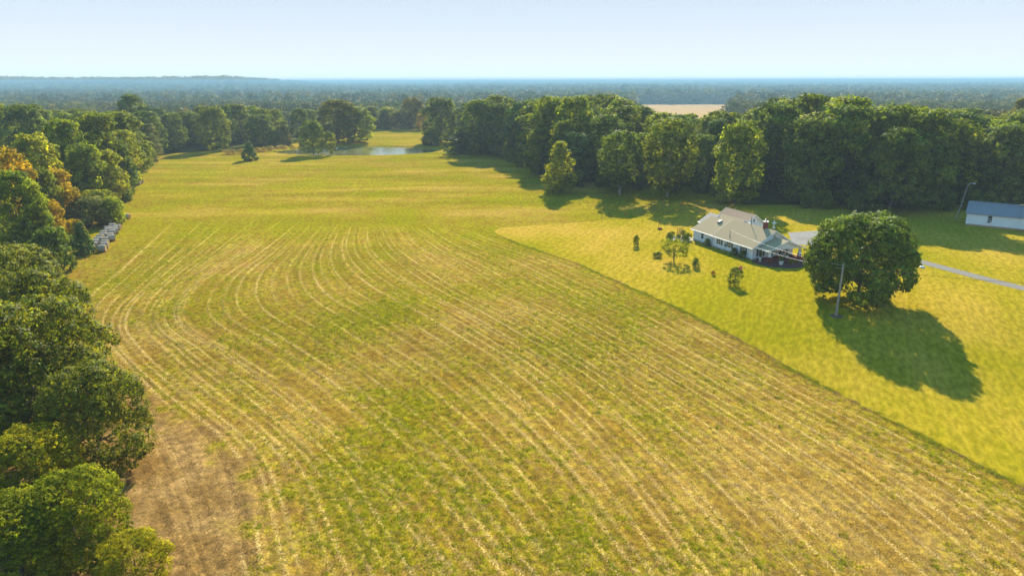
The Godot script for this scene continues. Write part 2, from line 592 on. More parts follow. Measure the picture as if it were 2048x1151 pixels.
func build_fields() -> void:
	make_swaths()
	var near := field_map(NEAR_BOX, 2040, 1836, true)
	var far := field_map(FAR_BOX, 1024, 1242, false)
	var rows := []
	for z in steps(-38.0, -198.0, 2.0): rows.append(Vector3(z, along(FIELD_LEFT, z), along(FIELD_RIGHT, z)))
	structure("hay_field", sheet(rows, 0.02, steps(0, 1, 1.0 / 70), NEAR_BOX), map_mat(near[0], near[1], 5.0))
	rows = []
	for z in steps(-198.0, -544.0, 2.0): rows.append(Vector3(z, along(FIELD_LEFT, z), along(FIELD_RIGHT, z)))
	structure("far_hay_field", sheet(rows, 0.02, steps(0, 1, 1.0 / 80), FAR_BOX), map_mat(far[0], far[1], 5.0))
	rows = []
	for z in steps(-38.0, -162.5, 0.5): rows.append(Vector3(z, along(LAWN_EDGE, z) + 0.35 * nz2.get_noise_2d(z * 1.7, 12.0) + 0.2 * nz3.get_noise_2d(z, 3.0), 232.0))
	for z in steps(-163.0, -203.0, 0.5): rows.append(Vector3(z, along(LAWN_EDGE, z), 232.0))
	var cols := []
	for t in steps(0, 1, 1.0 / 70): cols.append(t * t * 0.6 + t * 0.4)
	var lawn_tex := lawn_map(LAWN_BOX, 1800, 1210)
	structure("lawn", sheet(rows, 0.06, cols, LAWN_BOX), map_mat(lawn_tex[0], lawn_tex[1], 3.0))
	# a pale stubble field far off, between the woods
	rows = []
	for z in steps(-470.0, -1070.0, 25.0): rows.append(Vector3(z, -z * 0.172, -z * 0.300))
	structure("stubble_field", sheet(rows, 0.6, steps(0, 1, 0.1), Rect2(60, -1120, 290, 660)), grained(Color(0.30, 0.165, 0.03), Color(0.36, 0.21, 0.045), 0.02))

func build_pond() -> void:
	var b := Mb.new()
	var k := 64
	b.v.append(Vector3(-82, -0.75, -376)); b.n.append(Vector3.UP)
	for i in k:
		var a := TAU * i / k
		b.v.append(Vector3(-82 + 46.5 * cos(a), -0.75, -378 + 31.0 * sin(a))); b.n.append(Vector3.UP)
	for i in k:
		b.ix.append_array(PackedInt32Array([0, 1 + i, 1 + (i + 1) % k]))
	var m := mat(0.16, 0.17, 0.055, 0.04)
	m.metallic_specular = 0.6
	m.normal_enabled = true
	var t := noise_tex(0.03, Color.BLACK, Color.WHITE, 256, 9)
	t.color_ramp = null
	t.as_normal_map = true
	t.bump_strength = 1.0
	m.normal_texture = t
	m.normal_scale = 0.4
	m.uv1_triplanar = true
	m.uv1_world_triplanar = true
	m.uv1_scale = Vector3.ONE * 0.12
	structure("pond_water", b.mesh(), m)

# ---------------------------------------------------------------- trees
func envelope(kind: String, t: float) -> float:   # crown radius (0..1) at a share t of the crown's height
	match kind:
		"cone": return pow(1.0 - t, 0.75) * smoothstep(-0.12, 0.12, t)
		"spire": return pow(1.0 - t, 0.62) * smoothstep(-0.35, 0.3, t)
		"dome": return sqrt(maxf(0.0, 1.0 - pow(t, 2.6))) * smoothstep(-0.5, 0.25, t)
		"bush": return sqrt(maxf(0.0, 1.0 - pow(t, 2.2))) * lerpf(0.8, 1.0, smoothstep(0.0, 0.35, t))
		"high": return sqrt(maxf(0.0, 1.0 - pow(absf(t - 0.55) / 0.5, 2.4)))
		"spray": return lerpf(0.35, 1.0, smoothstep(0.0, 0.7, t)) * sqrt(maxf(0.0, 1.0 - pow(t, 7.0)))
		"tall": return sqrt(maxf(0.0, 1.0 - pow(absf(t - 0.42) / 0.6, 2.0)))
		"yard": return sqrt(maxf(0.0, 1.0 - pow(absf(t - 0.40) / 0.62, 2.5)))
	return sqrt(maxf(0.0, 1.0 - pow(absf(t - 0.45) / 0.58, 2.2)))

func crown(kind: String, H: float, W: float, low: float, leaves: int, size: float, lobes: int, lobe: float, sd: int, base: Color, shed := 0.0, jit := 0.5) -> Array:
	var g := RandomNumberGenerator.new()
	g.seed = sd
	var cs: Array[Vector3] = []
	var rs := PackedFloat32Array()
	var tint := PackedFloat32Array()
	var cum := PackedFloat32Array()
	var sum := 0.0
	for i in lobes:
		var t := (i + g.randf()) / lobes
		t = pow(t, 0.85)
		var e := envelope(kind, t)
		var a := i * 2.39996 + g.randf_range(-0.5, 0.5)
		var r := W * lobe * g.randf_range(0.6, 1.4) * lerpf(0.55, 1.0, e)
		var d := maxf(0.0, e * W * 0.5 - r * 0.75) * (g.randf_range(0.86, 1.13) if g.randf() < 0.8 else 0.55)
		var y := lerpf(low, H, t)
		y = clampf(y + g.randf_range(-0.03, 0.04) * H, low + r * 0.5, H - r * g.randf_range(0.55, 1.0))
		cs.append(Vector3(cos(a) * d, y, sin(a) * d))
		rs.append(r)
		tint.append(g.randf_range(0.72, 1.28))
		sum += r * r
		cum.append(sum)
	var b := Mb.new()
	b.v.resize(leaves * 4); b.n.resize(leaves * 4); b.c.resize(leaves * 4); b.ix.resize(leaves * 6)
	var k := 0
	var mid := Vector3(0, lerpf(low, H, 0.4), 0)
	var dir := Vector3.UP
	var p0 := Vector3.ZERO
	var cr := size * 0.85
	var f0 := 1.0
	var li := 0
	for i in leaves:
		if i % 7 == 0:   # a new spray of leaves: on the outside of its bough, thinner below and inwards
			li = mini(cum.bsearch(g.randf() * sum), lobes - 1)
			dir = Vector3(g.randfn(), g.randfn(), g.randfn()).normalized()
			var c := cs[li]
			var out := (c - mid + dir * rs[li]).normalized()
			if dir.dot(out) < -0.25 or (dir.y < -0.55 and g.randf() < 0.6):
				dir = (dir + out * 1.2).normalized()
			p0 = c + Vector3(dir.x, dir.y * 0.86, dir.z) * rs[li] * (1.12 - 0.45 * g.randf() * g.randf())
			f0 = tint[li] * g.randf_range(1.0 - jit * 0.9, 1.0 + jit)
		var p := p0 + Vector3(g.randfn(), g.randfn() * 0.7, g.randfn()) * cr * 0.62
		if p.y < low * 0.6: p.y = low * 0.6 + g.randf() * 0.4
		var nn := (dir + Vector3(0, 0.25, 0) + Vector3(g.randfn(), g.randfn(), g.randfn()) * jit).normalized()
		var s := size * g.randf_range(0.6, 1.3)
		var u := nn.cross(Vector3(g.randfn(), g.randfn(), g.randfn())).normalized() * s * 0.56
		var w := nn.cross(u).normalized() * s * 0.36
		var sn := (nn * 0.6 + dir * 0.6).normalized()
		var f := f0 * g.randf_range(1.0 - jit * 0.6, 1.0 + jit * 0.6)
		var hue := g.randfn() * 0.10 + (tint[li] - 1.0) * 0.25
		var col := Color(base.r * f * (1.0 + hue + shed * g.randf()), base.g * f, base.b * f * (1.0 - hue))
		b.v[k] = p + u; b.v[k + 1] = p + w; b.v[k + 2] = p - u; b.v[k + 3] = p - w
		for q in 4:
			b.n[k + q] = sn
			b.c[k + q] = col
		var j := i * 6
		b.ix[j] = k; b.ix[j + 1] = k + 2; b.ix[j + 2] = k + 1
		b.ix[j + 3] = k; b.ix[j + 4] = k + 3; b.ix[j + 5] = k + 2
		k += 4
	# trunk and limbs that reach into the boughs
	var tb := Mb.new()
	var tr := W * 0.012 + 0.006 * H
	var lean := Vector3(g.randf_range(-0.04, 0.04) * H, 0, g.randf_range(-0.04, 0.04) * H)
	var topy := lerpf(low, H, 0.55)
	if kind == "spray": topy = H * 0.4
	if kind == "high":   # forks low down
		for sgn in [-1.0, 1.0]:
			var o := Vector3(sgn * 0.14 * H, 0, sgn * 0.04 * H)
			tb.tube([Vector3(sgn * tr * 0.6, -0.5, 0), Vector3(sgn * tr * 0.7, 0.06 * H, 0), o * 0.45 + Vector3(0, topy * 0.45, 0), o + Vector3(0, topy * 1.1, 0)], [tr * 1.0, tr * 0.8, tr * 0.62, tr * 0.3])
	tb.tube([Vector3(0, -0.6, 0), Vector3(0, 0.25, 0), Vector3(0, topy * 0.4, 0) + lean * 0.4, Vector3(0, topy, 0) + lean], [tr * 1.6, tr * 1.15, tr * 0.85, tr * 0.4])
	for i in mini(9, lobes):
		var q := cs[(i * 7 + 3) % lobes]
		var y0 := topy * lerpf(0.3, 0.8, g.randf())
		var s0 := Vector3(0, y0, 0) + lean * (y0 / topy)
		tb.tube([s0, s0.lerp(q, 0.5) + Vector3(0, -0.03 * H, 0), q], [tr * 0.5, tr * 0.32, tr * 0.1], 5)
	return [b.mesh(), tb.mesh(), H, W]

func build_prototypes() -> void:
	var green := Color(0.115, 0.142, 0.030)
	proto.oval = [crown("oval", 22, 14, 1.2, 13000, 0.66, 46, 0.15, 1, green), crown("oval", 22, 14, 1.6, 13000, 0.66, 40, 0.165, 2, green), crown("oval", 22, 14, 1.0, 13000, 0.66, 54, 0.14, 3, green)]
	proto.tall = [crown("tall", 22, 10, 1.0, 9000, 0.6, 44, 0.18, 4, green), crown("tall", 22, 10, 1.4, 9000, 0.6, 36, 0.2, 5, green)]
	proto.bush = [crown("bush", 8, 9, 0.2, 8000, 0.42, 36, 0.17, 6, green), crown("bush", 8, 9, 0.2, 8000, 0.42, 28, 0.19, 7, green)]
	proto.cone = [crown("cone", 8, 5.6, 0.25, 7000, 0.3, 60, 0.13, 8, green)]
	proto.dome = [crown("dome", 17, 15.5, 2.3, 12000, 0.55, 80, 0.12, 9, green)]
	proto.spire = [crown("spire", 16.6, 11, 0.9, 9000, 0.5, 48, 0.16, 10, green)]
	proto.high = [crown("high", 22, 15, 2.4, 13000, 0.62, 44, 0.15, 12, green), crown("high", 22, 15, 2.0, 13000, 0.62, 40, 0.16, 13, green)]
	proto.spray = [crown("spray", 9, 5, 0.9, 2600, 0.4, 30, 0.16, 14, green)]
	proto.oak = [crown("oval", 16, 16, 1.4, 52000, 0.30, 120, 0.105, 15, green, 0.25), crown("oval", 16, 16, 1.0, 48000, 0.30, 90, 0.12, 16, green, 0.25)]
	proto.yard = [crown("yard", 14.4, 18.4, 1.4, 64000, 0.38, 90, 0.108, 17, green)]
	proto.shrub = [crown("bush", 2.0, 2.0, 0.08, 1500, 0.17, 22, 0.18, 18, green)]
	proto.topiary = [crown("cone", 1.6, 0.6, 0.1, 700, 0.1, 24, 0.14, 19, green)]
	proto.crape = [crown("bush", 3.4, 3.1, 0.25, 2600, 0.19, 26, 0.16, 20, green)]
	proto.fruit = [crown("high", 4.6, 5.6, 1.1, 3000, 0.2, 30, 0.125, 21, green)]

func tree(called: String, label: String, category: String, kind: String, tone: String, x: float, z: float, h: float, w: float, group := "", bark := "bark") -> Node3D:
	var list: Array = proto[kind]
	var p: Array = list[int(absf(x * 7.3 + z * 3.1)) % list.size()]
	var t := thing(called, label, category, Vector3(x, hgt(x, z), z), fposmod(x * 1.7 + z * 2.3, TAU), group)
	t.scale = Vector3(w * 0.93 / p[3], h * 0.98 / p[2], w * 0.93 / p[3])
	part("trunk", p[1], M[bark], t)
	part("crown", p[0], M[tone], t)
	placed_trees.append(Vector3(x, z, w * 0.5))
	return t

func build_trees() -> void:
	for r in tree_rows():
		tree(r[0], r[1], "shrub" if r[0].ends_with("shrub") else "tree", r[6], r[7], r[2], r[3], r[4], r[5], "", "pale_bark" if r[6] == "high" else "bark")

# canopy height that a wood reaches at a place: it thins and drops in the old clearings
func front_z(x: float) -> float:   # the right wood's edge
	if x < 12.0: return lerpf(-372.0, -252.0, clampf((x + 26.0) / 38.0, 0.0, 1.0))
	if x < 58.0: return -228.0
	return lerpf(-228.0, -196.0, clampf((x - 58.0) / 24.0, 0.0, 1.0))

func canopy(x: float, z: float) -> float:
	var d := Vector2(x, z).length()
	var b := x / -z
	var keys := [[-0.75, 0.030], [-0.52, 0.034], [-0.40, 0.028], [-0.25, 0.036], [-0.13, 0.037], [-0.08, 0.030], [-0.02, 0.021], [0.12, 0.019], [0.172, 0.022], [0.19, 0.043], [0.32, 0.042], [0.36, 0.021], [0.48, 0.020], [0.52, 0.034], [0.70, 0.031], [0.9, 0.031]]
	var s: float = keys[0][1]
	for i in keys.size() - 1:
		if b >= keys[i][0] and b <= keys[i + 1][0]:
			s = lerpf(keys[i][1], keys[i + 1][1], (b - keys[i][0]) / (keys[i + 1][0] - keys[i][0]))
	var h := clampf(35.0 - s * d, 8.0, 29.0)
	if b > -0.09 and x < 78.0:   # the wood steps up from its field edge
		h = minf(h, 13.0 + 0.42 * maxf(0.0, front_z(x) - z))
	return h

var wood_named := {}      # label without its place in a row of likes -> trees
func wood(poly: Array, step: float, called: String, where: Array, group: String, kinds: Array, tones: Array, hmax: float, rows_from: Callable) -> int:
	var pg := PackedVector2Array(poly)
	var lo := pg[0]
	var hi := pg[0]
	for p in pg:
		lo = lo.min(p); hi = hi.max(p)
	var count := 0
	var z := hi.y
	while z > lo.y:
		var x := lo.x
		while x < hi.x:
			var q := Vector2(x + rng.randf_range(-0.38, 0.38) * step, z + rng.randf_range(-0.38, 0.38) * step)
			x += step
			if not Geometry2D.is_point_in_polygon(q, pg): continue
			var free := true
			for t in placed_trees:
				if Vector2(t.x, t.y).distance_to(q) < t.z * 0.55 + step * 0.32:
					free = false
					break
			if not free: continue
			var h := minf(hmax, canopy(q.x, q.y)) * rng.randf_range(0.84, 1.04)
			var w := clampf(h * rng.randf_range(0.55, 0.8), step * 0.85, step * 1.4)
			var tone: Array = tones[rng.randi() % tones.size()]
			var kind: String = kinds[rng.randi() % kinds.size()]
			var best := 1e9
			var phrase := ""
			for l in where:
				var d: float = q.distance_to(l[0])
				if d < best:
					best = d; phrase = l[1]
			var row := int(((rows_from as Callable).call(q)) / step)
			var rows := ["front row", "second row", "third row", "fourth row", "fifth row", "back rows"]
			var size := "tall" if h > hmax * 0.8 else ("low" if h < hmax * 0.6 else "middling")
			var label := "%s %s %s tree, %s %s" % [size, {"oval": "broad", "tall": "slim", "bush": "bushy"}[kind], tone[1], rows[clampi(row, 0, 5)], phrase]
			var o := tree(called, label, "tree", kind, tone[0], q.x, q.y, h, w, group % tone[1])
			if not wood_named.has(label): wood_named[label] = []
			wood_named[label].append(o)
			count += 1
		z -= step
	return count

func tell_apart() -> void:   # likes in one row: say which one, counted from the left as one sees them
	var nth := ["leftmost", "second from left", "third from left", "fourth from left", "fifth from left", "sixth from left", "seventh from left", "eighth from left", "ninth from left", "tenth from left", "eleventh from left", "twelfth from left"]
	for label in wood_named:
		var list: Array = wood_named[label]
		if list.size() < 2: continue
		list.sort_custom(func(a, b): return a.position.x / -a.position.z < b.position.x / -b.position.z)
		for i in list.size():
			var which: String = "rightmost" if i == list.size() - 1 else nth[mini(i, 11)]
			list[i].set_meta("label", which + " " + label)

func build_woods() -> void:
	var greens := [["deep", "dark green"], ["deep", "dark green"], ["olive", "olive green"], ["mid", "fresh green"], ["mid", "fresh green"], ["lime2", "light green"], ["olive", "olive green"], ["cedar", "blue green"]]
	var n := 0
	n += wood([Vector2(-30, -408), Vector2(-14, -366), Vector2(4, -292), Vector2(14, -250), Vector2(30, -234), Vector2(58, -230), Vector2(80, -212), Vector2(88, -198), Vector2(104, -190), Vector2(118, -192), Vector2(150, -198), Vector2(215, -196), Vector2(262, -290), Vector2(200, -320), Vector2(100, -330), Vector2(40, -372), Vector2(-8, -440), Vector2(-34, -450)], 13.6, "broadleaf_tree",
		[[Vector2(-28, -400), "right of the pond"], [Vector2(-4, -340), "above the long field shade"], [Vector2(20, -280), "behind the lone pointed tree"], [Vector2(45, -270), "behind the two forked trees"], [Vector2(70, -260), "behind the lime green tree"], [Vector2(95, -240), "behind the white house"], [Vector2(118, -225), "behind the round yard tree"], [Vector2(145, -225), "behind the yard lamp"], [Vector2(185, -230), "behind the white outbuilding"]],
		"%s trees of the wood right of the hay field", ["oval", "oval", "tall"], greens, 29.0, func(q): return maxf(0.0, (front_z(q.x) if q.x < 82.0 else -186.0) - q.y))
	n += wood([Vector2(-300, -262), Vector2(-190, -268), Vector2(-172, -338), Vector2(-136, -392), Vector2(-132, -450), Vector2(-160, -470), Vector2(-300, -420)], 15.5, "broadleaf_tree",
		[[Vector2(-145, -400), "behind the small lone cedar"], [Vector2(-165, -360), "at the field's far left corner"], [Vector2(-205, -370), "under the tallest skyline tree"], [Vector2(-200, -290), "behind the left hedge's end"], [Vector2(-260, -320), "near the left picture edge"]],
		"%s trees of the far left wood", ["oval", "oval", "tall"], greens, 27.0, func(q): return maxf(0.0, -330.0 - (q.x + 180.0) * 0.9 - q.y) if q.x > -180.0 else maxf(0.0, -268.0 - q.y))
	n += wood([Vector2(-112, -176), Vector2(-150, -262), Vector2(-170, -320), Vector2(-205, -300), Vector2(-190, -200), Vector2(-140, -160)], 13.0, "hedge_tree",
		[[Vector2(-135, -185), "beside the autumn yellow tree"], [Vector2(-150, -230), "behind the largest olive hedge tree"], [Vector2(-175, -285), "behind the last hedge tree"]],
		"%s trees inside the left hedge", ["oval", "bush"], [["mid", "mid green"], ["olive", "olive"], ["lime2", "light green"]], 14.0, func(q): return maxf(0.0, -100.0 - 0.45 * (-q.y - 150.0) - q.x))
	n += wood([Vector2(-112, -182), Vector2(-150, -290), Vector2(-160, -286), Vector2(-120, -182)], 7.0, "hedge_shrub",
		[[Vector2(-116, -190), "just beyond the double bale row"], [Vector2(-126, -225), "beside the four far bales"], [Vector2(-148, -275), "under the slim golden tree"]],
		"%s bushes at the foot of the left hedge", ["bush"], [["mid", "mid green"], ["olive", "olive"], ["deep", "dark green"]], 5.0, func(q): return 0.0)
	n += wood([Vector2(-150, -590), Vector2(-145, -470), Vector2(-128, -480), Vector2(-126, -536), Vector2(-62, -548), Vector2(-48, -470), Vector2(-30, -460), Vector2(-30, -580)], 14.0, "broadleaf_tree",
		[[Vector2(-132, -510), "behind the two pond trees"], [Vector2(-85, -560), "behind the pond clearing"], [Vector2(-42, -500), "right of the pond clearing"]],
		"%s trees behind the pond clearing", ["oval", "bush", "oval"], [["deep", "dark green"], ["olive", "olive"], ["mid", "fresh green"]], 17.0, func(q): return maxf(0.0, -535.0 - q.y))
	n += wood([Vector2(-66, -92), Vector2(-88, -118), Vector2(-120, -150), Vector2(-130, -120), Vector2(-100, -80), Vector2(-60, -50), Vector2(-45, -38), Vector2(-38, -40)], 9.0, "understorey_tree",
		[[Vector2(-55, -60), "beside the biggest near oak"], [Vector2(-80, -95), "behind the near left oaks"], [Vector2(-100, -130), "behind the dark broad cedar"]],
		"%s understorey trees near left", ["bush", "oval"], [["deep", "dark green"], ["mid", "mid green"]], 8.0, func(q): return 0.0)
	n += wood([Vector2(-28, -382), Vector2(-8, -348), Vector2(8, -280), Vector2(16, -246), Vector2(32, -230), Vector2(58, -226), Vector2(76, -210), Vector2(86, -196), Vector2(104, -186), Vector2(118, -188), Vector2(150, -194), Vector2(200, -192), Vector2(200, -200), Vector2(118, -195), Vector2(88, -203), Vector2(60, -233), Vector2(34, -238), Vector2(20, -252), Vector2(-2, -350), Vector2(-24, -392)], 6.5, "wood_edge_shrub",
		[[Vector2(-20, -370), "right of the pond"], [Vector2(5, -290), "above the long field shade"], [Vector2(24, -240), "behind the lone pointed tree"], [Vector2(46, -230), "around the two forked trees"], [Vector2(70, -212), "beside the lime green tree"], [Vector2(95, -192), "behind the round yard tree"], [Vector2(125, -192), "beside the yard lamp"], [Vector2(170, -196), "behind the white outbuilding"]],
		"%s bushes at the foot of the right wood", ["bush"], [["deep", "dark green"], ["mid", "mid green"], ["deep", "dark green"], ["olive", "olive"]], 6.0, func(q): return 0.0)
	tell_apart()
	print("wood trees: ", n, " all: ", placed_trees.size())

func build_far_woods() -> void:
	var pale := Color(0.10, 0.13, 0.035)
	var shapes := []
	for i in 3:
		shapes.append(crown("oval" if i < 2 else "bush", 1.0, 0.85, 0.02, 560, 0.085, 14, 0.20, 60 + i, pale, 0.0, 0.25)[0])
	var m := leaf_mat(1, 1, 1, 0.6)
	m.vertex_color_use_as_albedo = true
	var spots := [[], [], []]
	var tints := [[], [], []]
	var g := RandomNumberGenerator.new()
	g.seed = 4
	var bands := [[300.0, 700.0, 12.0, 19.0], [700.0, 1500.0, 17.0, 20.0], [1500.0, 2600.0, 24.0, 23.0], [2600.0, 4600.0, 33.0, 25.0], [4600.0, 10500.0, 56.0, 28.0]]
	for bd in bands:
		var z: float = -bd[0]
		while z > -bd[1]:
			var reach := -z * 0.86 + 30.0
			var x := -reach
			while x < reach:
				var q := Vector2(x + g.randf_range(-0.45, 0.45) * bd[2], z + g.randf_range(-0.45, 0.45) * bd[2])
				x += bd[2]
				var bear := q.x / -q.y
				if q.y > -1080.0 and q.y < -400.0 and bear > 0.168 and bear < 0.304: continue
				if q.y > -600.0:
					if q.x > -175.0 and q.x < -28.0 and q.y > -585.0: continue
					if not far_free(q): continue
				var h: float = bd[3] * g.randf_range(0.7, 1.12)
				if -q.y < 760.0: h = minf(h, canopy(q.x, q.y) * g.randf_range(0.85, 1.0)) if q.y > -600.0 else minf(h, 17.0)
				var w: float = maxf(h * g.randf_range(0.75, 1.05), bd[2] * 1.12)
				var k := g.randi() % 3
				var gy := hgt(q.x, q.y)
				spots[k].append(Transform3D(Basis(Vector3.UP, g.randf() * TAU).scaled(Vector3(w / 0.85, h, w / 0.85)), Vector3(q.x, gy - 0.3, q.y)))
				var patch := nz1.get_noise_2d(q.x * 0.12, q.y * 0.12)
				var f := g.randf_range(0.65, 1.2) + 0.5 * patch
				var warm := g.randf()
				var c := Color(f, f, f)
				if warm > 0.90: c = Color(f * 2.0, f * 1.45, f * 0.7)
				elif warm > 0.72: c = Color(f * 1.35, f * 1.15, f * 0.8)
				elif warm < 0.3: c = Color(f * 0.7, f * 0.85, f * 0.9)
				tints[k].append(c)
			z -= bd[2]
	for k in 3:
		var mm := MultiMesh.new()
		mm.transform_format = MultiMesh.TRANSFORM_3D
		mm.use_colors = true
		mm.mesh = shapes[k]
		mm.instance_count = spots[k].size()
		for i in spots[k].size():
			mm.set_instance_transform(i, spots[k][i])
			mm.set_instance_color(i, tints[k][i])
		var o := MultiMeshInstance3D.new()
		o.name = numbered("distant_woods")
		o.multimesh = mm
		o.material_override = m
		add_child(o)
		tag(o, ["blue hazy woods stretching to the horizon behind the near trees", "rounder hazy tree crowns among the distant woods", "low hazy bushes among the distant woods"][k], "woods")
		o.set_meta("kind", "stuff")
		print("distant ", spots[k].size())

func far_free(q: Vector2) -> bool:
	for t in placed_trees:
		if absf(t.x - q.x) < 9.0 and absf(t.y - q.y) < 9.0: return false
	# keep out of the open land: field, lawn, hedge front
	if q.y > -345.0 and q.x > -200.0 and q.x < 235.0: return false
	return true

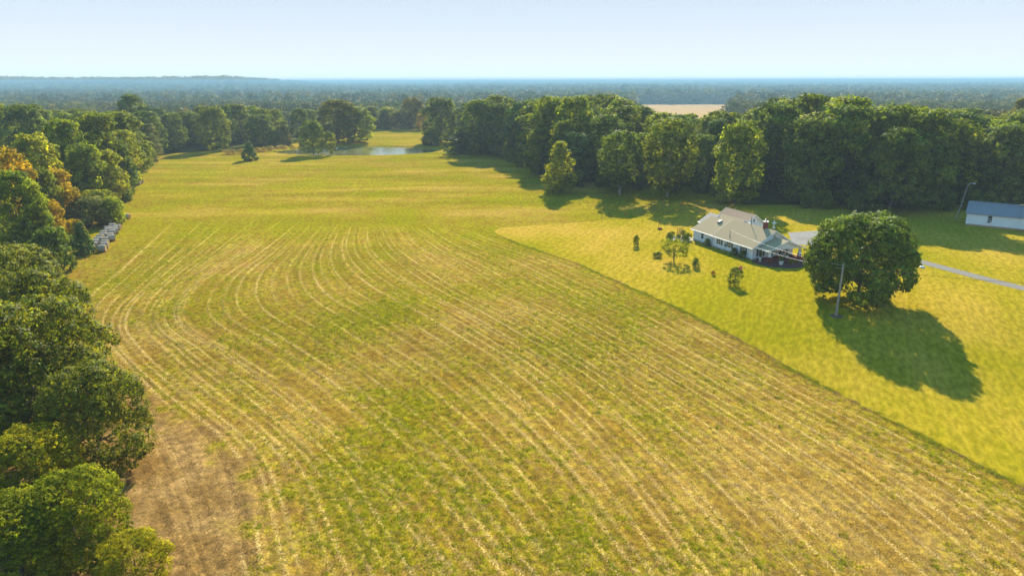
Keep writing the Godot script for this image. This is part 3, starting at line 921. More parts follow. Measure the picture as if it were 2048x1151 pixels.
func tree_rows() -> Array:
	return [
		["oak_tree", "big dark green oak filling the near left edge beside the brown bare ground", -50, -67, 15.5, 17, "oak", "oakgreen"],
		["oak_tree", "dark green oak behind the biggest near left oak where the swaths bend", -58, -80, 15.5, 14, "oak", "oakgreen"],
		["oak_tree", "olive green oak at the left picture edge below the dark cedar", -70, -92, 15, 15, "oak", "oakgreen"],
		["oak_tree", "dark oak half cut by the left picture edge beside the biggest oak", -57, -66, 15, 14, "oak", "oakgreen"],
		["oak_tree", "lower dark oak leaning over the brown bare ground right of the biggest oak", -40, -60.5, 11.5, 10, "oak", "oakgreen"],
		["young_maple_tree", "yellow green young tree below the big near left oak", -41, -53, 9, 8, "oak", "lime"],
		["leafy_tree", "bright green small tree in the bottom left corner of the picture", -34.5, -47.5, 8, 8, "oak", "mid"],
		["leafy_tree", "mottled green small tree cut by the bottom left corner of the picture", -37.5, -45, 7.5, 8.5, "oak", "mid"],
		["sapling_tree", "lime green sapling at the bottom edge beside the bare brown ground", -28.6, -44.8, 4.4, 5.4, "oak", "lime"],
		["cedar_tree", "dark broad cedar at the field edge nearest the big left oaks", -88.2, -130.3, 8.6, 8.7, "bush", "deep"],
		["cedar_tree", "upright blue green cedar beside the first hay bales", -90, -143.2, 7, 5.4, "cone", "cedar"],
		["shrub", "green shrub between the dark broad cedar and the upright blue green cedar", -96.4, -150, 2.8, 5.6, "bush", "mid"],
		["golden_tree", "small golden bush behind the upright blue green cedar", -99.2, -156, 5.2, 4.9, "bush", "gold"],
		["golden_tree", "golden small tree left of the small golden bush and below the bright orange yellow tree", -105.6, -158, 9.2, 5.9, "oval", "gold"],
		["golden_tree", "bright orange yellow tree in the middle of the left hedge", -112.1, -172, 14.3, 9.8, "oval", "orange"],
		["grey_shrub", "grey green twiggy thicket behind the blue green cedar and the bales", -105.5, -172, 7.7, 11.1, "bush", "grey"],
		["shrub", "dark green bush right behind the double row of bales", -103.6, -178, 3.1, 7.9, "bush", "deep"],
		["shrub", "green bush overhanging the bales hidden behind it", -101.5, -175.3, 6.8, 7.5, "bush", "mid"],
		["shrub", "yellow green bush above the grey twiggy thicket", -113, -190, 6.7, 10.8, "bush", "lime"],
		["shrub", "olive green bush just before the four small far bales", -120.1, -212, 5.4, 9, "bush", "olive"],
		["leafy_tree", "tall leafy green tree at the left edge under the autumn yellow crown", -100.3, -140, 18.1, 11.1, "oval", "mid"],
		["leafy_tree", "dark olive tree between the big oaks and the dark broad cedar", -98.4, -142, 9.6, 9.2, "bush", "olive"],
		["autumn_tree", "big autumn yellow tree at the left picture edge", -115.3, -160, 20.9, 12.6, "oval", "gold"],
		["autumn_tree", "rusty orange tree at the left picture edge behind the autumn yellow tree", -129.2, -175, 20.4, 8.7, "oval", "rust"],
		["dull_tree", "dull olive tree between the autumn yellow tree and the bright orange yellow tree", -111.6, -166, 15.4, 8.3, "oval", "olive"],
		["lime_tree", "fresh light green tree rising behind the autumn yellow tree", -126.6, -188, 21.8, 12.7, "oval", "lime"],
		["leafy_tree", "domed green tree right of the fresh light green tree", -128.9, -205, 24.5, 12.8, "oval", "mid"],
		["leafy_tree", "largest domed olive green tree of the left hedge", -129.5, -222, 25.4, 17.3, "oval", "olive"],
		["leafy_tree", "mid green tree in front of the largest domed olive green tree", -121, -200, 18.3, 11.4, "oval", "mid"],
		["leafy_tree", "bright green bushy tree over the farthest bales", -119.4, -208, 15.5, 10.3, "oval", "lime"],
		["leafy_tree", "domed olive tree standing behind the slim golden tree", -136.5, -250, 24.5, 16.7, "oval", "olive"],
		["slim_tree", "slim grey green tree before the slim golden tree", -123.8, -224, 15.2, 7.9, "tall", "cedar"],
		["golden_tree", "slim golden tree near the far end of the left hedge", -147.2, -271.6, 14, 7.6, "tall", "gold"],
		["leafy_tree", "yellow green tree beside the slim golden tree", -129, -236, 19.7, 10, "tall", "lime"],
		["leafy_tree", "dark olive tree after the slim golden tree", -149, -284.1, 15.8, 10.4, "tall", "olive"],
		["leafy_tree", "grey green last tree of the left hedge at the field corner", -160.5, -314.6, 17.3, 10.1, "tall", "grey"],
		["dark_tree", "dark blue green domed tree standing behind the left hedge", -178.2, -262, 26.8, 18.4, "oval", "deep"],
		["dark_tree", "green tree at the left picture edge behind the dark blue green domed tree", -194.6, -270, 27.1, 17.1, "oval", "mid"],
		["tall_tree", "tallest rounded dark tree on the far left skyline", -202.6, -385, 28.6, 15.6, "oval", "deep"],
		["cedar_tree", "small dark cedar standing alone on the far edge of the field", -120.3, -324.8, 8.6, 8.6, "cone", "cedar"],
		["dome_tree", "dense dark dome shaped tree on the bank before the pond", -97.6, -349, 16.6, 14.6, "dome", "deep"],
		["willow_shrub", "slim pale bushy tree beside the dome shaped tree at the pond", -88.9, -349, 11.6, 6.3, "spray", "olive"],
		["pond_tree", "taller of two spreading trees on the far bank of the pond with yellowing leaves", -100.7, -415, 24.8, 24.3, "oval", "gold2"],
		["pond_tree", "right one of two spreading trees on the far bank of the pond", -92.6, -422.9, 20.4, 23, "oval", "mid"],
		["grey_tree", "small purplish grey tree left of the dome shaped tree", -128.3, -399.6, 11.8, 10, "bush", "grey"],
		["leafy_tree", "dark tree behind the small purplish grey tree", -129.9, -440, 19.2, 12.3, "oval", "deep"],
		["leafy_tree", "green tree left behind the small purplish grey tree", -140.6, -435, 12.1, 13.3, "oval", "mid"],
		["leafy_tree", "dark leafy tree before the wood beyond the small cedar", -140.1, -400, 17.2, 16.7, "oval", "deep"],
		["small_tree", "small dark tree at the wood edge near the small cedar", -132, -395, 9.3, 8.3, "bush", "deep"],
		["dome_tree", "light green domed tree at the back of the clearing beyond the pond", -93.8, -545, 15.8, 16.6, "oval", "lime"],
		["dark_tree", "narrow dark tree against the light green domed tree beyond the pond", -95.6, -538, 14.6, 7.5, "tall", "deep"],
		["golden_tree", "yellow topped tall tree at the back of the clearing beyond the pond", -75.6, -550, 23, 19.9, "oval", "gold2"],
		["golden_tree", "small yellow tree at the right of the clearing beyond the pond", -65.6, -528, 12.2, 9.5, "oval", "gold"],
		["leafy_tree", "olive tree behind the two spreading pond trees", -107.7, -550, 16.4, 15.3, "oval", "olive"],
		["leafy_tree", "greyish tree between the light green domed tree and the yellow topped tree", -84.3, -542, 13, 13.5, "oval", "grey"],
		["dark_tree", "big dark rounded tree at the left end of the right wood", -41.6, -420, 25.8, 22.2, "oval", "deep"],
		["small_tree", "small lighter green tree at the foot of the left end of the right wood", -26, -373.1, 11.5, 12, "bush", "mid"],
		["small_tree", "dark bush at the right end of the pond", -45.2, -400, 7.9, 11.2, "bush", "deep"],
		["dark_tree", "tall dark rounded tree above the long shade on the field", -15.2, -350, 26, 20.6, "oval", "deep"],
		["lone_tree", "lone bright green pointed tree standing on the field before the right wood", 15.6, -226.5, 16.6, 13.5, "spire", "lime"],
		["forked_tree", "green tree with slender pale forked trunk just right of the lone pointed tree", 34.4, -222.4, 19.9, 13.5, "high", "deep"],
		["forked_tree", "broad tree on a pale forked trunk left of the tall lime green tree", 48.7, -218.4, 23.8, 17.3, "high", "olive"],
		["lime_tree", "tall lime green tree standing on the lawn edge behind the white house", 66.1, -206, 23.3, 15.2, "oval", "lime2"],
		["leafy_tree", "dark tree right behind the lone bright green pointed tree", 30.8, -290, 24.6, 17.1, "oval", "deep"],
		["leafy_tree", "dark tree behind the two trees with pale forked trunks", 52.6, -290, 25.2, 15.1, "oval", "deep"],
		["leafy_tree", "dark tree between the broad forked tree and the tall lime green tree", 61.7, -232, 18, 13.1, "oval", "deep"],
		["leafy_tree", "olive tree behind the gap left of the tall lime green tree", 73.1, -262, 22.6, 13.7, "oval", "olive"],
		["leafy_tree", "tall dark tree straight behind the white house", 84.9, -226, 28, 17.6, "oval", "deep"],
		["leafy_tree", "highest olive topped tree above the white house", 103.3, -250, 30.7, 21.2, "oval", "olive"],
		["leafy_tree", "massive dark tree above the round yard tree", 96.9, -205, 28.3, 20.4, "oval", "deep"],
		["leafy_tree", "dark tree between the white house and the round yard tree at the wood edge", 86, -205, 24.2, 13.8, "oval", "deep"],
		["leafy_tree", "dark broad tree behind the right side of the round yard tree", 103.6, -190, 23, 16.2, "oval", "deep"],
		["leafy_tree", "olive dusty tree behind the yard lamp", 127.4, -205, 24.2, 17.5, "oval", "olive"],
		["leafy_tree", "dark tree behind the white outbuilding", 139.4, -200, 23.1, 17, "oval", "deep"],
		["autumn_tree", "yellowing tree on the skyline at the right picture edge", 233.6, -330, 26.9, 9.2, "oval", "gold2"],
	]

# ---------------------------------------------------------------- the white house (local axes: x along its gable front, -z towards its back)
const HOUSE_AT := Vector2(48.7, -137.7)
const HOUSE_TURN := 0.3672

func house_spot(x: float, z: float) -> Vector3:   # house axes to world
	var p := Vector3(x, 0, z).rotated(Vector3.UP, HOUSE_TURN) + Vector3(HOUSE_AT.x, 0, HOUSE_AT.y)
	p.y = hgt(p.x, p.z) + 0.06
	return p

func gable_roof(called: String, parent: Node3D, xa: float, xb: float, z_front: float, z_back: float, eave: float, ridge: float, over: float, m: Material, thick := 0.16) -> void:
	var xm := (xa + xb) / 2.0
	var s := (ridge - eave) / (xm - xa)
	var e := eave - s * over
	var up := Vector3(0, 0.05, 0)
	var l := [Vector3(xa - over, e, z_front) + up, Vector3(xm, ridge, z_front) + up, Vector3(xm, ridge, z_back) + up, Vector3(xa - over, e, z_back) + up]
	var r := [Vector3(xm, ridge, z_front) + up, Vector3(xb + over, e, z_front) + up, Vector3(xb + over, e, z_back) + up, Vector3(xm, ridge, z_back) + up]
	var o := part(called, slab(l, thick), m, parent)
	part(called, slab(r, thick), m, parent)
	# bargeboards and eave fascias in white, just proud of the roof edge
	var b := Mb.new()
	for zz in [z_front + 0.003, z_back - 0.043]:
		for q in [l, r]:
			var a: Vector3 = q[0]
			var c: Vector3 = q[1]
			b.hexa([Vector3(a.x, a.y - 0.24, zz + 0.04), Vector3(c.x, c.y - 0.24, zz + 0.04), Vector3(c.x, c.y - 0.24, zz), Vector3(a.x, a.y - 0.24, zz),
				Vector3(a.x, a.y - 0.015, zz + 0.04), Vector3(c.x, c.y - 0.015, zz + 0.04), Vector3(c.x, c.y - 0.015, zz), Vector3(a.x, a.y - 0.015, zz)])
	b.box(Vector3(xa - over - 0.13, e - 0.15, z_back), Vector3(xa - over - 0.003, e + 0.04, z_front))
	b.box(Vector3(xb + over + 0.003, e - 0.15, z_back), Vector3(xb + over + 0.13, e + 0.04, z_front))
	part("fascia", b.mesh(), M.trim, o)

func pentagon(xa: float, xb: float, eave: float, ridge: float) -> Array:
	return [Vector2(xa, 0), Vector2(xb, 0), Vector2(xb, eave), Vector2((xa + xb) / 2.0, ridge), Vector2(xa, eave)]

# a window on a wall; face: "left" (wall at x, looking to -x) or "front" (wall at z, looking to +z)
func window(parent: Node3D, face: String, wall: float, at: float, sill: float, w: float, h: float, shutters: bool) -> void:
	var root := Transform3D(Basis(), Vector3(at, sill, wall)) if face == "front" else Transform3D(Basis(Vector3.UP, -PI / 2), Vector3(wall, sill, at))
	var fr := Mb.new()
	fr.box(Vector3(-w / 2 - 0.09, -0.09, 0.004), Vector3(-w / 2, h + 0.09, 0.07))
	fr.box(Vector3(w / 2, -0.09, 0.004), Vector3(w / 2 + 0.09, h + 0.09, 0.07))
	fr.box(Vector3(-w / 2, -0.09, 0.004), Vector3(w / 2, 0, 0.09))
	fr.box(Vector3(-w / 2, h, 0.004), Vector3(w / 2, h + 0.09, 0.07))
	fr.box(Vector3(-w / 2, h * 0.5 - 0.03, 0.004), Vector3(w / 2, h * 0.5 + 0.03, 0.06))
	var o := part("window", fr.mesh(), M.trim, parent)
	o.transform = root
	for k in 2:
		var g := Mb.new()
		g.box(Vector3(-w / 2, h * 0.5 * k + (0.03 if k else 0.0), 0.004), Vector3(w / 2, h * 0.5 * (k + 1) - (0.0 if k else 0.03), 0.03))
		part("pane", g.mesh(), M.glass, o)
	if shutters:
		for s in [-1, 1]:
			var b := Mb.new()
			var c: float = s * (w / 2 + 0.34)
			b.box(Vector3(c - 0.22, -0.05, 0.004), Vector3(c + 0.22, h + 0.05, 0.05))
			for q in 9:
				var y := 0.03 + q * (h - 0.1) / 9.0
				b.box(Vector3(c - 0.17, y, 0.05), Vector3(c + 0.17, y + 0.05, 0.065))
			var sh := part("shutter", b.mesh(), M.shutter, parent)
			sh.transform = root

func siding(parent: Node3D, x0: float, x1: float, wall: float, y0: float, y1: float, face: String) -> void:
	# lap siding: narrow proud boards, joined into one part
	var b := Mb.new()
	var y := y0
	while y < y1 - 0.08:
		if face == "left":
			b.hexa([Vector3(wall - 0.035, y, x0), Vector3(wall - 0.035, y, x1), Vector3(wall - 0.002, y, x1), Vector3(wall - 0.002, y, x0)].map(func(p): return p) + [Vector3(wall - 0.012, y + 0.19, x0), Vector3(wall - 0.012, y + 0.19, x1), Vector3(wall - 0.002, y + 0.19, x1), Vector3(wall - 0.002, y + 0.19, x0)])
		y += 0.2
	part("siding", b.mesh(), M.white, parent).set_meta("kind", "stuff")

func build_house() -> void:
	var h := thing("white_house", "long white single storey house with grey shingle roof, teal shutters and front porch", "house", Vector3(HOUSE_AT.x, 0.06, HOUSE_AT.y), HOUSE_TURN)
	var w := part("wall", prism(pentagon(0, 10.2, 2.65, 5.55), -13.0, 0.0), M.white, h)
	part("foundation", prism([Vector2(-0.03, -0.6), Vector2(10.23, -0.6), Vector2(10.23, 0.28), Vector2(-0.03, 0.28)], -20.43, 0.03), M.stone, h)
	part("wall", prism(pentagon(0.12, 9.4, 2.6, 5.05), -20.4, -13.003), M.white, h)
	part("wall", prism(pentagon(6.6, 13.4, 2.5, 4.5), -21.4, -13.3), M.white, h)
	gable_roof("roof", h, 0, 10.2, 0.45, -13.25, 2.65, 5.65, 0.45, M.shingle)
	gable_roof("roof", h, 0.12, 9.4, -13.26, -20.8, 2.6, 5.1, 0.42, M.shingle)
	gable_roof("roof", h, 4.4, 13.4, -13.9, -21.9, 2.5, 5.0, 0.4, M.shingle)
	gable_roof("carport_roof", h, 5.2, 11.2, -22.0, -25.6, 3.0, 4.75, 0.3, M.pale_roof)
	for q in [[5.4, -25.2], [11.0, -25.2], [5.4, -22.3], [11.0, -22.3]]:
		var b := Mb.new()
		b.box(Vector3(q[0] - 0.07, -0.1, q[1] - 0.07), Vector3(q[0] + 0.07, 2.9, q[1] + 0.07))
		part("carport_post", b.mesh(), M.trim, h)
	siding(h, -12.95, -0.05, 0.0, 0.3, 2.45, "left")
	siding(h, -20.35, -13.05, 0.12, 0.3, 2.4, "left")
	window(h, "left", 0.08, -16.9, 0.95, 0.85, 1.2, false)
	window(h, "left", -0.04, -10.6, 1.0, 0.85, 1.1, true)
	window(h, "left", -0.04, -7.2, 1.0, 0.95, 1.1, true)
	window(h, "left", -0.04, -2.7, 0.75, 0.9, 1.5, true)
	for z in [-12.8, -9.4]:
		var b := Mb.new()
		b.tube([Vector3(-0.1, 2.4, z), Vector3(-0.1, 0.1, z), Vector3(-0.35, 0.02, z)], [0.045, 0.045, 0.045], 6)
		part("downspout", b.mesh(), M.trim, h)
	var em := Mb.new()
	em.box(Vector3(-0.2, 1.0, -8.75), Vector3(-0.04, 1.5, -8.45))
	em.tube([Vector3(-0.09, 1.0, -8.6), Vector3(-0.09, 0.0, -8.6)], [0.03, 0.03], 6)
	em.tube([Vector3(-0.09, 1.5, -8.6), Vector3(-0.09, 2.25, -8.6)], [0.03, 0.03], 6)
	part("electric_meter", em.mesh(), M.iron, h)
	var corner := Mb.new()
	corner.box(Vector3(-0.06, 0, -0.1), Vector3(0.1, 2.55, 0.04))
	corner.box(Vector3(10.1, 0, -0.1), Vector3(10.26, 2.55, 0.04))
	part("corner_board", corner.mesh(), M.trim, h)
	# front wall under the porch
	window(h, "front", 0.0, 2.0, 0.7, 0.85, 1.5, true)
	window(h, "front", 0.0, 7.9, 0.7, 0.85, 1.5, true)
	var d := Mb.new()
	d.box(Vector3(4.1, 0.3, 0.004), Vector3(4.2, 2.4, 0.08)); d.box(Vector3(5.1, 0.3, 0.004), Vector3(5.2, 2.4, 0.08)); d.box(Vector3(4.2, 2.3, 0.004), Vector3(5.1, 2.4, 0.08))
	var door := part("door_frame", d.mesh(), M.trim, h)
	var dl := Mb.new()
	dl.box(Vector3(4.2, 0.32, 0.004), Vector3(5.1, 2.3, 0.05))
	part("door", dl.mesh(), M.shutter, door)
	var hd := Mb.new()
	hd.box(Vector3(4.95, 1.25, 0.05), Vector3(5.02, 1.4, 0.11))
	part("handle", hd.mesh(), M.iron, door)
	# louvre in the gable
	var lv := Mb.new()
	lv.box(Vector3(4.75, 4.1, 0.004), Vector3(5.45, 4.8, 0.04))
	var louvre := part("gable_louvre", lv.mesh(), M.trim, h)
	for k in 5:
		var sl := Mb.new()
		sl.box(Vector3(4.82, 4.16 + k * 0.125, 0.04), Vector3(5.38, 4.22 + k * 0.125, 0.07))
		part("slat", sl.mesh(), M.iron, louvre)
	# porch
	part("porch_floor", prism([Vector2(1.1, -0.4), Vector2(10.0, -0.4), Vector2(10.0, 0.3), Vector2(1.1, 0.3)], 0.035, 3.3), M.brick, h)
	part("porch_step", prism([Vector2(4.6, -0.4), Vector2(6.4, -0.4), Vector2(6.4, 0.14), Vector2(4.6, 0.14)], 3.303, 3.75), M.brick, h)
	gable_roof("porch_roof", h, 1.2, 9.9, 3.6, 0.0, 2.55, 4.2, 0.35, M.shingle, 0.12)
	part("porch_gable", prism([Vector2(1.5, 2.45), Vector2(9.6, 2.45), Vector2(9.6, 2.62), Vector2(5.55, 4.05), Vector2(1.5, 2.62)], 3.05, 3.2), M.white, h)
	var beam := Mb.new()
	beam.box(Vector3(1.5, 2.3, 0.1), Vector3(1.65, 2.5, 3.04)); beam.box(Vector3(9.45, 2.3, 0.1), Vector3(9.6, 2.5, 3.04))
	part("porch_beam", beam.mesh(), M.trim, h)
	for x in [1.75, 9.25]:
		var pier := Mb.new()
		pier.box(Vector3(x - 0.32, 0.3, 2.72), Vector3(x + 0.32, 1.15, 3.28))
		var pr := part("porch_pier", pier.mesh(), M.brick, h)
		var col := Mb.new()
		col.hexa([Vector3(x - 0.23, 1.2, 3.2), Vector3(x + 0.23, 1.2, 3.2), Vector3(x + 0.23, 1.2, 2.8), Vector3(x - 0.23, 1.2, 2.8), Vector3(x - 0.15, 2.44, 3.12), Vector3(x + 0.15, 2.44, 3.12), Vector3(x + 0.15, 2.44, 2.86), Vector3(x - 0.15, 2.44, 2.86)])
		part("column", col.mesh(), M.trim, pr)
		var cap := Mb.new()
		cap.box(Vector3(x - 0.38, 1.15, 2.66), Vector3(x + 0.38, 1.2, 3.34))
		part("cap", cap.mesh(), M.trim, pr)
	# on the roof
	var ch := Mb.new()
	ch.box(Vector3(4.75, 4.9, -3.2), Vector3(5.45, 6.9, -2.5))
	var chim := part("chimney", ch.mesh(), M.brick, h)
	var cc := Mb.new()
	cc.box(Vector3(4.66, 6.9, -3.29), Vector3(5.54, 7.08, -2.41))
	part("cap", cc.mesh(), M.trim, chim)
	var fl := Mb.new()
	fl.lathe([Vector2(0.16, 7.08), Vector2(0.16, 7.35), Vector2(0.26, 7.36), Vector2(0.24, 7.45), Vector2(0.0, 7.5)], 10)
	part("flue", fl.mesh(), M.iron, chim, Vector3(5.1, 0, -2.85)) 
	var vp := Mb.new()
	vp.tube([Vector3(4.9, 5.4, -7.0), Vector3(4.9, 7.2, -7.0)], [0.06, 0.06], 8)
	part("stove_pipe", vp.mesh(), M.dark, h)
	var vt := Mb.new()
	vt.hexa([Vector3(3.3, 4.2, -15.5), Vector3(4.1, 4.7, -15.5), Vector3(4.1, 4.7, -16.3), Vector3(3.3, 4.2, -16.3), Vector3(3.35, 4.75, -15.55), Vector3(4.05, 5.1, -15.55), Vector3(4.05, 5.1, -16.25), Vector3(3.35, 4.75, -16.25)])
	part("roof_vent", vt.mesh(), M.iron, h)
	var ms := Mb.new()
	ms.tube([Vector3(0.35, 2.5, -7.9), Vector3(0.35, 4.6, -7.9), Vector3(0.25, 4.7, -7.9)], [0.05, 0.05, 0.05], 6)
	part("service_mast", ms.mesh(), M.iron, h)
	var sv := Mb.new()
	sv.tube([Vector3(0.9, 3.0, -8.6), Vector3(0.9, 3.5, -8.6)], [0.07, 0.07], 8)
	part("vent_pipe", sv.mesh(), M.dark, h)

	# garage behind the house
	var g := thing("garage", "white garage with tan gabled roof half hidden behind the shingled house", "garage", house_spot(0, 0), HOUSE_TURN)
	part("wall", prism(pentagon(12.4, 18.4, 2.9, 4.85), -28.6, -18.6), M.white, g)
	gable_roof("roof", g, 12.4, 18.4, -18.2, -29.0, 2.9, 5.0, 0.35, M.tan_roof)
	window(g, "front", -18.6, 15.4, 3.3, 0.5, 0.6, false)
	window(g, "front", -18.6, 16.9, 0.9, 0.9, 1.1, false)

	# mulch bed in front of the porch
	var b := Mb.new()
	var ring := [Vector2(-0.4, 0.3), Vector2(-1.2, 2.2), Vector2(-0.9, 4.8), Vector2(0.6, 7.0), Vector2(2.2, 8.2), Vector2(4.4, 8.5), Vector2(6.8, 7.9), Vector2(9.2, 6.8), Vector2(11.0, 5.2), Vector2(11.4, 3.2), Vector2(10.8, 1.0), Vector2(10.4, 0.1)]
	var sm := cubic(ring, 60)
	var c0 := house_spot(5.0, 2.6)
	b.v.append(c0 + Vector3(0, 0.05, 0)); b.n.append(Vector3.UP)
	for p in sm:
		b.v.append(house_spot(p.x, p.y) + Vector3(0, 0.03, 0)); b.n.append(Vector3.UP)
	for i in sm.size():
		b.ix.append_array(PackedInt32Array([0, 1 + (i + 1) % sm.size(), 1 + i]))
	structure("mulch_bed", b.mesh(), M.mulch)

	porch_things()

func pot(called: String, label: String, x: float, z: float, lift: float, s: float) -> void:
	var t := thing(called, label, "flower pot", house_spot(x, z) + Vector3(0, lift, 0), 0.0, "")
	var b := Mb.new()
	b.lathe([Vector2(0.0, 0.0), Vector2(0.2, 0.0), Vector2(0.23, 0.05), Vector2(0.32, 0.5), Vector2(0.36, 0.52), Vector2(0.36, 0.58), Vector2(0.3, 0.58), Vector2(0.28, 0.5), Vector2(0.0, 0.48)], 14)
	part("pot", b.mesh(), M.trim, t)
	t.scale = Vector3.ONE * s

func urn(label: String, x: float, z: float) -> void:
	var t := thing("garden_urn", label, "urn", house_spot(x, z))
	var b := Mb.new()
	b.lathe([Vector2(0.0, 0.0), Vector2(0.24, 0.0), Vector2(0.24, 0.08), Vector2(0.09, 0.16), Vector2(0.08, 0.3), Vector2(0.2, 0.42), Vector2(0.3, 0.62), Vector2(0.27, 0.78), Vector2(0.34, 0.84), Vector2(0.3, 0.86), Vector2(0.24, 0.78), Vector2(0.0, 0.76)], 14)
	part("bowl", b.mesh(), M.trim, t)

func plant(called: String, label: String, kind: String, tone: String, at: Vector3, h: float, w: float, category := "plant") -> Node3D:
	var p: Array = proto[kind][0]
	var t := thing(called, label, category, at, fposmod(at.x * 3.1 + at.z, TAU))
	t.scale = Vector3(w / p[3], h / p[2], w / p[3])
	part("stem", p[1], M.bark, t)
	part("leaves", p[0], M[tone], t)
	return t

func porch_things() -> void:
	urn("white pedestal urn at the left end of the porch mulch bed", 0.7, 1.6)
	plant("topiary", "dark clipped cone growing in the white pedestal urn", "topiary", "deep", house_spot(0.7, 1.6) + Vector3(0, 0.78, 0), 1.7, 0.6)
	pot("flower_pot", "big white pot on the mulch in front of the left porch pier", 2.6, 5.4, 0.03, 1.3)
	plant("potted_plant", "bushy dark plant in the big white pot before the porch", "shrub", "deep", house_spot(2.6, 5.4) + Vector3(0, 0.62, 0), 1.5, 1.1)
	pot("flower_pot", "white pot on the brick porch floor under the right window", 6.9, 2.2, 0.3, 0.9)
	plant("potted_plant", "small green plant in the white pot on the porch floor", "shrub", "mid", house_spot(6.9, 2.2) + Vector3(0, 0.75, 0), 0.6, 0.6)
	pot("flower_pot", "white pot right of the porch beside the pink shrub", 10.3, 5.0, 0.03, 1.25)
	plant("topiary", "tall dark clipped cone in the white pot right of the porch", "topiary", "deep", house_spot(10.3, 5.0) + Vector3(0, 0.62, 0), 2.0, 0.8)
	plant("topiary", "dark narrow evergreen behind the right porch pier", "topiary", "deep", house_spot(10.5, 1.9), 2.0, 0.8)
	plant("flowering_shrub", "pink flowering shrub right of the porch mulch bed", "shrub", "pink", house_spot(11.4, 6.2), 1.4, 2.4, "shrub")
	plant("potted_plant", "low yellow green plant in the middle of the mulch bed", "shrub", "lime", house_spot(5.2, 5.2), 0.8, 1.0)
	plant("potted_plant", "low orange flowering plant before the porch step", "shrub", "orange", house_spot(6.7, 4.9), 0.6, 0.9)
	# a rocking chair on the porch
	var t := thing("rocking_chair", "dark rocking chair on the porch beside the right window", "chair", house_spot(6.3, 1.1) + Vector3(0, 0.3, 0), HOUSE_TURN + 0.2)
	var b := Mb.new()
	b.box(Vector3(-0.28, 0.4, -0.25), Vector3(0.28, 0.45, 0.28))
	part("seat", b.mesh(), M.dark, t)
	for k in 5:
		var s := Mb.new()
		s.hexa([Vector3(-0.26 + k * 0.11, 0.45, -0.22), Vector3(-0.19 + k * 0.11, 0.45, -0.22), Vector3(-0.19 + k * 0.11, 0.45, -0.25), Vector3(-0.26 + k * 0.11, 0.45, -0.25), Vector3(-0.26 + k * 0.11, 1.15, -0.42), Vector3(-0.19 + k * 0.11, 1.15, -0.42), Vector3(-0.19 + k * 0.11, 1.15, -0.45), Vector3(-0.26 + k * 0.11, 1.15, -0.45)])
		part("back_slat", s.mesh(), M.dark, t)
	for sx in [-0.27, 0.27]:
		var r := Mb.new()
		r.tube([Vector3(sx, 0.08, 0.5), Vector3(sx, 0.02, 0.15), Vector3(sx, 0.02, -0.2), Vector3(sx, 0.1, -0.55)], [0.025, 0.025, 0.025, 0.025], 5)
		part("rocker", r.mesh(), M.dark, t)
		for zz in [-0.2, 0.22]:
			var l := Mb.new()
			l.tube([Vector3(sx, 0.03, zz), Vector3(sx, 0.66 if zz > 0 else 0.42, zz)], [0.025, 0.025], 5)
			part("leg", l.mesh(), M.dark, t)
		var arm := Mb.new()
		arm.box(Vector3(sx - 0.05, 0.66, -0.3), Vector3(sx + 0.05, 0.69, 0.28))
		part("armrest", arm.mesh(), M.dark, t)
	var bench := thing("porch_table", "low dark table between the chairs on the porch", "table", house_spot(7.9, 1.6) + Vector3(0, 0.3, 0), HOUSE_TURN)
	part("tabletop", box_mesh(0.9, 0.05, 0.5), M.dark, bench, Vector3(0, 0.45, 0))
	for q in [[-0.4, -0.2], [0.4, -0.2], [-0.4, 0.2], [0.4, 0.2]]:
		part("leg", box_mesh(0.05, 0.45, 0.05), M.dark, bench, Vector3(q[0], 0, q[1]))

